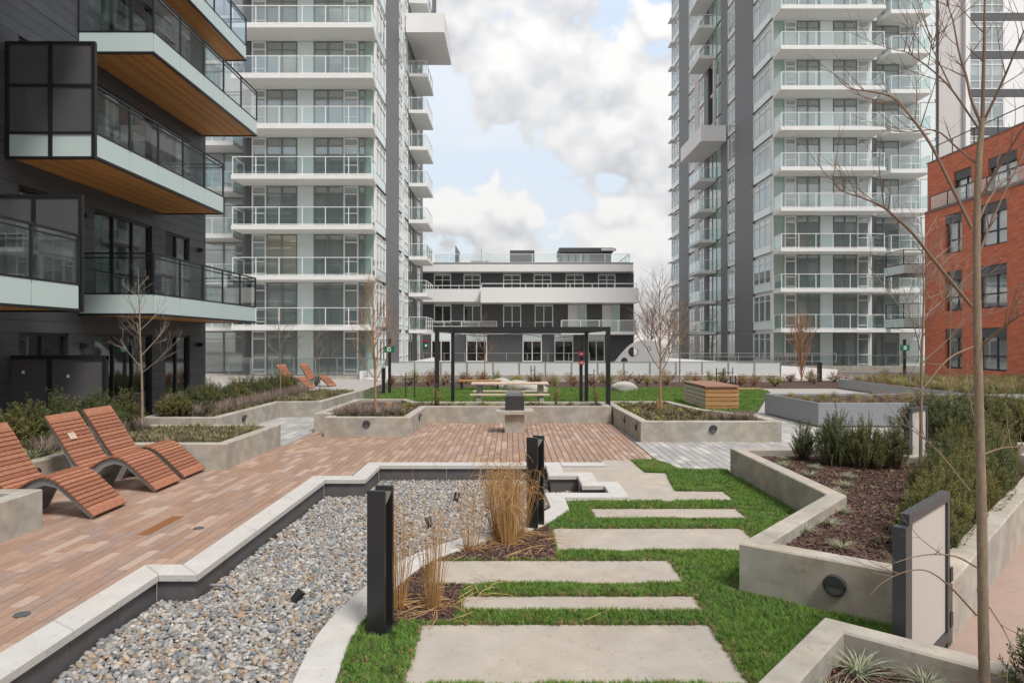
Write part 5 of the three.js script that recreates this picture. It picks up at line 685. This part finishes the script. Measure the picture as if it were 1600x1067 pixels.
function yew(kind, label, group, x, y, d, s = 1, sy = s) { const t = thing('yew_shrub', label, 'shrub', group, x, y, d, yewPick() * 6.28); mesh('foliage', yewKinds[kind].leaf, M.yew[Math.floor(yewPick() * 3)], t); mesh('stems', yewKinds[kind].stem, M.stem, t); t.scale.set(s, sy, s); return t; }
yew(2, 'single slender yew at the back corner of the zigzag planter', 'yew shrubs of the zigzag planter', 4.26, 0.3, 9.72, 0.8, 0.78); yew(0, 'broad dense yew beside the slender yew', 'yew shrubs of the zigzag planter', 4.56, 0.3, 9.35, 0.8, 1.05); yew(1, 'broad yew next to the dense one near the slim tree', 'yew shrubs of the zigzag planter', 4.88, 0.3, 9.15, 0.75, 0.95); yew(2, 'narrow upright yew between the broad pair and the hedge mass', 'yew shrubs of the zigzag planter', 5.2, 0.3, 9.05, 0.9, 0.95);
for (const [x, d, s] of [[3.40, 5.45, 0.85], [3.72, 5.82, 0.92], [4.08, 6.22, 0.95], [4.5, 6.62, 1.0], [4.42, 6.95, 0.85], [4.95, 7.1, 1.0], [4.9, 7.5, 0.9], [5.4, 7.6, 1.0], [5.35, 8.1, 1.0], [5.9, 8.2, 1.0], [6.15, 8.65, 1.05], [5.85, 8.75, 1.0], [6.55, 9.05, 1.0]]) yew(x * 10 % 2 > 1 ? 0 : 1, 'dense dark yew in the hedge mass along the sloping planter wall', 'yew hedge mass of the zigzag planter', x, 0.3, d, s * 0.82, s * 0.92);
for (let k = 0; k < 11; k++) yew(k % 2, 'dark yew in the hedge row beside the pink walkway', 'yew hedge by the walkway', 7.5 + (k % 6) * 0.68, 0.28, 11.5 + Math.floor(k / 6) * 0.55, 1.25, 1.15);
for (let k = 0; k < 12; k++) yew(k % 3 === 2 ? 2 : k % 2, 'yew in the row between the loungers and the patio fence', 'yew row behind the loungers', -7.5 + (k % 2) * 0.16, 0.34, 7.2 + k * 0.5, k % 3 === 2 ? 1.25 : 1.1, 0.95 + (k * 7 % 5) * 0.06);
for (let k = 0; k < 14; k++) yew(k % 2, 'yew in the row along the dark house facing the tower', 'yew row along the dark house', -7.5 + (k % 3) * 0.1, 0.34, 14.75 + k * 0.56, 1.1, 0.8 + (k * 5 % 4) * 0.07);
yew(1, 'yew sprig at the open end of the low planter', 'yew shrubs of the low planter', 2.62, 0.26, 3.02, 0.8, 0.85); yew(0, 'yew shrub low in the corner of the low planter', 'yew shrubs of the low planter', 2.5, 0.26, 2.72, 0.7, 0.6);

// ---- grassy tufts, lavender, reeds
function tuftShape(seed, n, h, lean, w, spread) { const b = new MB(), r = mulberry(seed); for (let k = 0; k < n; k++) { const a = r() * 6.28, o = Math.sqrt(r()) * spread, x = Math.cos(a + r()) * o, z = Math.sin(a + r()) * o, hh = h * (0.5 + r() * 0.6), ln = lean * (0.25 + r()), sx = -Math.sin(a) * w, sz = Math.cos(a) * w, P = (t) => [x + Math.cos(a) * ln * t * t, hh * t * (1 - 0.42 * t * Math.min(1, ln / h)), z + Math.sin(a) * ln * t * t]; let q = P(0); const m = 4; for (let j = 1; j <= m; j++) { const p = P(j / m), f0 = 1 - (j - 1) / m * 0.6, f1 = j === m ? 0.08 : 1 - j / m * 0.6; b.face([[q[0] - sx * f0, q[1], q[2] - sz * f0], [q[0] + sx * f0, q[1], q[2] + sz * f0], [p[0] + sx * f1, p[1], p[2] + sz * f1], [p[0] - sx * f1, p[1], p[2] - sz * f1]]); q = p; } } return b.geo(); }
const sedgeGeo = tuftShape(601, 70, 0.15, 0.16, 0.0028, 0.03), sedgeDry = tuftShape(602, 26, 0.13, 0.2, 0.0022, 0.03), lavGeo = tuftShape(603, 190, 0.33, 0.14, 0.0035, 0.11), lavBase = tuftShape(604, 130, 0.2, 0.12, 0.005, 0.12), clumpGeo = tuftShape(605, 40, 0.12, 0.07, 0.006, 0.06), wildGeo = tuftShape(606, 120, 0.5, 0.25, 0.004, 0.2);
const pick = mulberry(66);
function sedge(label, group, x, y, d, s) { const t = thing('sedge_tuft', label, 'sedge tuft', group, x, y, d, pick() * 6.28); mesh('blades', sedgeGeo, M.sedge, t); mesh('dry_blades', sedgeDry, M.straw, t); t.scale.setScalar(s); }
for (const [x, d, s] of [[2.2, 5.45, 0.75], [2.55, 5.1, 0.7], [2.75, 5.55, 0.8], [2.95, 5.0, 0.8], [2.65, 6.0, 0.85], [3.0, 6.25, 0.8], [3.35, 6.7, 0.7], [3.65, 7.5, 0.9], [3.95, 7.9, 0.8], [3.8, 8.5, 0.9], [4.25, 8.4, 0.8], [3.75, 9.2, 0.8], [4.1, 9.0, 0.8], [3.95, 9.7, 0.7], [2.9, 4.95, 0.6]]) sedge('small grey green sedge tuft in the bark of the zigzag planter', 'sedge tufts of the zigzag planter', x, 0.31, d, s);
sedge('large pale sedge tuft in the inner corner of the low planter', 'sedge tufts of the low planter', 1.83, 0.27, 3.52, 1.15); sedge('pale sedge tuft in front of the bare trunk', 'sedge tufts of the low planter', 2.02, 0.27, 3.2, 0.95); sedge('pale sedge tuft by the planter side wall', 'sedge tufts of the low planter', 1.55, 0.27, 3.2, 1.1); sedge('small sedge tuft between the trunk and the planter back wall', 'sedge tufts of the low planter', 2.12, 0.27, 3.42, 0.8); sedge('pale sedge tuft beside the trunk foot', 'sedge tufts of the low planter', 2.42, 0.27, 3.12, 1.0);
function lavender(label, group, x, y, d, s) { const t = thing('lavender', label, 'lavender', group, x, y, d, pick() * 6.28); mesh('flower_stalks', lavGeo, M.lavender, t); mesh('leaves', lavBase, M.sage, t); t.scale.setScalar(s); }
for (let k = 0; k < 26; k++) lavender('grey lilac lavender in the stepped planter', 'lavender of the stepped planter', -7.1 + (k % 2) * 0.34 + pick() * 0.1, 0.35, 14.9 + k * 0.27, 1.15);
for (let k = 0; k < 9; k++) lavender('grey lilac lavender in the long planter', 'lavender of the long planter', -3.85 + k * 0.14 + pick() * 0.08, 0.34, 14.75 + (k % 3) * 0.3, 1.0 + pick() * 0.2);
for (let k = 0; k < 8; k++) lavender('brownish lavender in the planter by the wooden box', 'lavender of the planter by the wooden box', 4.25 + k * 0.12, 0.34, 13.98 + (k % 2) * 0.22, 0.8 + pick() * 0.2);
for (let k = 0; k < 12; k++) lavender('grey lilac lavender behind the loungers', 'lavender behind the loungers', -6.98 + (k % 2) * 0.16, 0.35, 7.4 + k * 0.44, 1.1);
function cover(name, label, poly, y, step, seed, geo, mats, scale, skip = () => false) { const r = mulberry(seed), xs = poly.map((p) => p[0]), ds = poly.map((p) => p[1]), spots = []; for (let d = Math.min(...ds); d < Math.max(...ds); d += step) for (let x = Math.min(...xs); x < Math.max(...xs); x += step) { const px = x + (r() - 0.5) * step, pd = d + (r() - 0.5) * step; if (inside(poly, px, pd) && !skip(px, pd)) spots.push([px, pd]); } const m = stuff(shade(new THREE.InstancedMesh(geo, M.blade2, spots.length))); m.name = numbered(name); tag(m, label, 'ground cover'); scene.add(m); const o = new THREE.Object3D(), c = new THREE.Color(); spots.forEach(([x, d], k) => { const s = scale * (0.6 + r() * 0.7); o.position.set(x, y, -d); o.rotation.set((r() - 0.5) * 0.4, r() * 6.3, (r() - 0.5) * 0.4); o.scale.set(s, s * (0.7 + r() * 0.6), s); o.updateMatrix(); m.setMatrixAt(k, o.matrix); const t = mats[Math.floor(r() * mats.length)], f = 0.75 + r() * 0.5; m.setColorAt(k, c.setRGB(t[0] * f, t[1] * f, t[2] * f)); }); }
M.blade2 = new THREE.MeshStandardMaterial({ color: 0xffffff, roughness: 0.9 });
const oliveTones = [[0.17, 0.155, 0.08], [0.21, 0.20, 0.09], [0.15, 0.12, 0.07], [0.24, 0.19, 0.11]], limeTones = [[0.25, 0.23, 0.06], [0.19, 0.17, 0.07], [0.14, 0.10, 0.06]], dryTones = [[0.36, 0.29, 0.13], [0.28, 0.24, 0.10], [0.22, 0.15, 0.08], [0.20, 0.20, 0.07]];
cover('ground_cover', 'brownish olive ground cover in the planter around the loungers', [[-6.25, 10.85], [-4.82, 10.85], [-4.82, 12.85], [-6.8, 12.85], [-6.8, 5.4], [-6.75, 5.4], [-6.6, 10.85]], 0.34, 0.075, 401, clumpGeo, oliveTones, 1.0);
cover('ground_cover', 'brownish olive ground cover along the stepped planter wall', [[-6.75, 14.5], [-6.58, 14.5], [-6.55, 18.3], [-5.45, 18.4], [-5.3, 22.1], [-6.4, 22.1], [-6.75, 18.4]], 0.34, 0.09, 402, clumpGeo, oliveTones, 1.2);
cover('ground_cover', 'pale sage green plants at the planter edge behind the first lounger', [[-6.95, 5.6], [-6.76, 5.6], [-6.74, 9.6], [-6.95, 9.6]], 0.34, 0.085, 411, clumpGeo, [[0.22, 0.27, 0.13], [0.26, 0.29, 0.16], [0.17, 0.21, 0.10]], 1.7);
cover('ground_cover', 'lime green tufts in the long planter', [[-3.0, 14.6], [-2.47, 14.6], [-2.47, 17.0], [2.2, 16.97], [2.2, 17.75], [-2.9, 17.75]], 0.335, 0.21, 403, clumpGeo, limeTones, 1.1); cover('ground_cover', 'brownish tufts among bark under the bare orange tree', inner.northEast, 0.335, 0.17, 404, clumpGeo, [...limeTones, ...oliveTones], 1.0); cover('ground_cover', 'sparse low tufts in the bark of the zigzag planter', inner.east, 0.305, 0.3, 405, clumpGeo, oliveTones, 0.45);
cover('dry_grass', 'dry grasses filling the long grey metal planter', [[7.45, 16.05], [13, 16.05], [13, 18.6], [7.3, 18.6]], 0.52, 0.42, 406, wildGeo, dryTones, 0.34); cover('dry_grass', 'dry grasses filling the metal planter behind the gate', [[8.7, 13], [13.9, 13], [13.9, 14.5], [8.7, 14.5]], 0.38, 0.42, 407, wildGeo, dryTones, 0.4); cover('dry_grass', 'tall dry grasses in front of the brick house', [[14.4, 20.7], [23.3, 20.7], [23.3, 28.8], [14.4, 28.8]], 0.36, 0.45, 408, wildGeo, dryTones, 0.75);
// reeds
function reedShape(seed, n, h, spread, heads) { const b = new MB(), r = mulberry(seed); for (let k = 0; k < n; k++) { const a = r() * 6.28, o = Math.sqrt(r()) * spread, hh = h * (0.6 + 0.45 * r()), fl = 0.15 + r() * 0.55, x = Math.cos(a) * o, z = Math.sin(a) * o, c = V3(x * 0.55, 0, z * 0.55), pts = [0, 0.35, 0.7, 1].map((t) => V3(c.x + (x * fl * 2.4 + (r() - 0.5) * 0.03) * t, hh * t, c.z + (z * fl * 2.4 + (r() - 0.5) * 0.03) * t)); b.tube(pts, [0.0021, 0.0019, 0.0015, 0.0007], 3); if (r() < heads) { const p = pts[2 + (r() < 0.5 ? 0 : 1)], g = r() * 6.28, L = 0.12 + r() * 0.16, q = [0, 0.25, 0.5, 0.75, 1].map((t) => V3(p.x + Math.cos(g) * L * t, p.y + L * (0.9 * t - 1.5 * t * t), p.z + Math.sin(g) * L * t)); b.tube(q, [0.002, 0.0028, 0.0026, 0.002, 0.0006], 3); } }
  for (let k = 0; k < n * 0.25; k++) { const a = r() * 6.28, L = 0.18 + r() * 0.25, q = [0, 0.3, 0.6, 1].map((t) => V3(Math.cos(a + t * 0.5) * L * t, 0.012 + 0.09 * t * (1 - t) * 2 * r(), Math.sin(a + t * 0.5) * L * t)); b.tube(q, [0.0025, 0.003, 0.0025, 0.001], 3); } return b.geo(); }
const reedSets = [[-0.60, 5.02, 0.80, 50, 0.10, 0.12, 'slim clump of tan reeds in the lower mulch bed', 701], [-0.87, 5.05, 0.92, 44, 0.11, 0.12, 'clump of tan reeds pressed behind the bollard', 702], [-0.40, 6.45, 0.72, 34, 0.11, 0.15, 'sparse clump of tan reeds beside the curved coping', 703], [-0.13, 6.83, 0.80, 105, 0.15, 0.55, 'thick clump of tan reeds with curled dry leaves', 704], [0.05, 6.88, 0.80, 105, 0.15, 0.55, 'thick clump of tan reeds next to the upper bollard', 705], [-0.04, 6.62, 0.74, 60, 0.13, 0.4, 'clump of tan reeds at the front of the dense group', 706]];
for (const [x, d, h, n, sp, hd, label, seed] of reedSets) { const t = thing('reed_clump', label, 'ornamental grass', 'tan reed clumps', x, 0.02, d); mesh('stalks', reedShape(seed, n, h, sp, hd), M.reed[seed % 2], t); mesh('pale_stalks', reedShape(seed + 50, Math.round(n * 0.45), h * 0.95, sp, hd), M.reed[2], t); }
{ // fallen reed leaves on the mulch, the turf and the slab edges
  const r = mulberry(909), m = new MB(); for (let k = 0; k < 95; k++) { const near = k < 42, x = near ? -0.95 + r() * 0.8 : -0.45 + r() * 1.1, d = near ? 4.7 + r() * 0.9 : 6.15 + r() * 1.05, a = r() * 6.28, L = 0.1 + r() * 0.28, y = 0.045 + r() * 0.02, bend = (r() - 0.5) * 1.4, q = [0, 0.33, 0.66, 1].map((t) => V3(x + Math.cos(a + bend * t) * L * t, y + 0.05 * t * (1 - t), -d + Math.sin(a + bend * t) * L * t)); m.tube(q, [0.0016, 0.0026, 0.0022, 0.0006], 3); }
  for (let k = 0; k < 14; k++) { const x = -0.2 + r() * 2.0, d = 4.6 + r() * 3.2, a = r() * 6.28, L = 0.08 + r() * 0.2; m.tube([0, 0.5, 1].map((t) => V3(x + Math.cos(a) * L * t, 0.075 + 0.01 * t, -d + Math.sin(a) * L * t)), [0.0012, 0.002, 0.0006], 3); }
  const o = stuff(m.to('leaf_litter', M.reed[2])); tag(o, 'fallen straw coloured reed leaves on the mulch and turf', 'leaf litter');
}
// shrub bed and lawn beyond the plaza
structure(new MB().prism([[-6.2, 18.95], [-4.4, 18.95], [-2.6, 18.4], [2.5, 18.4], [5.5, 18.6], [7.1, 19.2], [10.5, 27], [10.5, 28.9], [-6.2, 28.9]], -0.04, 0.006).to('far_lawn', M.turf)).userData.label = 'green lawn around the pergola and boulders';
growGrass('grass', 'short green grass of the lawn around the pergola', [[-4.6, 20.5], [-4.4, 19.2], [-2.6, 18.5], [2.5, 18.5], [5.5, 18.7], [7.1, 19.4], [10.4, 27], [10.4, 28.8], [-5, 28.8]], [], 0.06, 32, 1.5, 0.006);
structure(new MB().prism([[-6.2, 28.91], [20.5, 28.91], [20.5, 34.5], [13.55, 34.5], [13.55, 33.29], [-6.2, 33.29]], -0.04, 0.02).to('mulch_bed', M.mulch)).userData.label = 'mulched shrub bed in front of the frosted guard';
function shrubShape(seed, n, h, r) { const rnd = mulberry(seed), leaf = new MB(), stem = new MB(); for (let k = 0; k < n; k++) { const a = rnd() * 6.28, q = Math.sqrt(rnd()), p = V3(Math.cos(a) * r * q, h * (0.4 + 0.6 * rnd()) * (1 - q * 0.3), Math.sin(a) * r * q); stem.tube([V3(0, 0, 0), p.clone().multiplyScalar(0.55).add(V3(0, 0.05, 0)), p], [0.006, 0.005, 0.002], 3); for (let j = 0; j < 9; j++) { const c = p.clone().multiplyScalar(0.45 + 0.55 * rnd()).add(V3((rnd() - 0.5) * 0.1, (rnd() - 0.5) * 0.1, (rnd() - 0.5) * 0.1)), u = V3(rnd() - 0.5, rnd() - 0.2, rnd() - 0.5).normalize().multiplyScalar(0.045), w = V3(rnd() - 0.5, rnd() - 0.5, rnd() - 0.5).cross(u).normalize().multiplyScalar(0.02); leaf.face([c.toArray(), c.clone().addScaledVector(u, 0.5).add(w).toArray(), c.clone().add(u).toArray(), c.clone().addScaledVector(u, 0.5).sub(w).toArray()]); } } return [leaf.geo(), stem.geo()]; }
const shrubKinds = [shrubShape(801, 40, 0.85, 0.36), shrubShape(802, 40, 0.7, 0.42), shrubShape(803, 46, 0.6, 0.4)];
const shrubTone = [[M.russet, 'russet leaved shrub in the bed before the frosted guard'], [M.lime, 'yellow green shrub in the bed before the frosted guard'], [M.straw, 'straw coloured shrub in the bed before the frosted guard']];
{ const r = mulberry(12); for (let k = 0; k < 44; k++) { const tone = Math.floor(r() * 3), kind = Math.floor(r() * 3), t = thing('bed_shrub', shrubTone[tone][1], 'shrub', 'shrubs before the frosted guard, ' + ['russet', 'yellow green', 'straw'][tone], -5.8 + (k % 22) * 0.84 + r() * 0.4, 0.01, 30.0 + Math.floor(k / 22) * 1.9 + r() * 0.8, r() * 6.28); mesh('foliage', shrubKinds[kind][0], shrubTone[tone][0], t); mesh('stems', shrubKinds[kind][1], M.stem, t); t.scale.setScalar(0.75 + r() * 0.5); }
  for (let k = 0; k < 10; k++) { const t = thing('bed_shrub', 'low russet shrub near the path end by the terrace railing', 'shrub', 'low shrubs by the terrace railing', 13.5 + (k % 5) * 1.3 + r(), 0, 31 + Math.floor(k / 5) * 2 + r(), r() * 6.28); mesh('foliage', shrubKinds[k % 3][0], k % 2 ? M.russet : M.straw, t); mesh('stems', shrubKinds[k % 3][1], M.stem, t); } }
for (const [x, y, d] of [[-1.93, 0.33, 17.15], [0.05, 0.33, 17.3], [1.15, 0.33, 17.4], [2.2, 0.33, 17.3]]) { const t = thing('climber', 'thin young climber on a cane in the long planter', 'climber', 'young climbers of the long planter', x, y, d, x * 3); mesh('leaves', shrubKinds[0][0], M.lime, t); mesh('stems', shrubKinds[0][1], M.stem, t); t.scale.set(0.35, 0.9, 0.35); }

renderer.render(scene, camera);
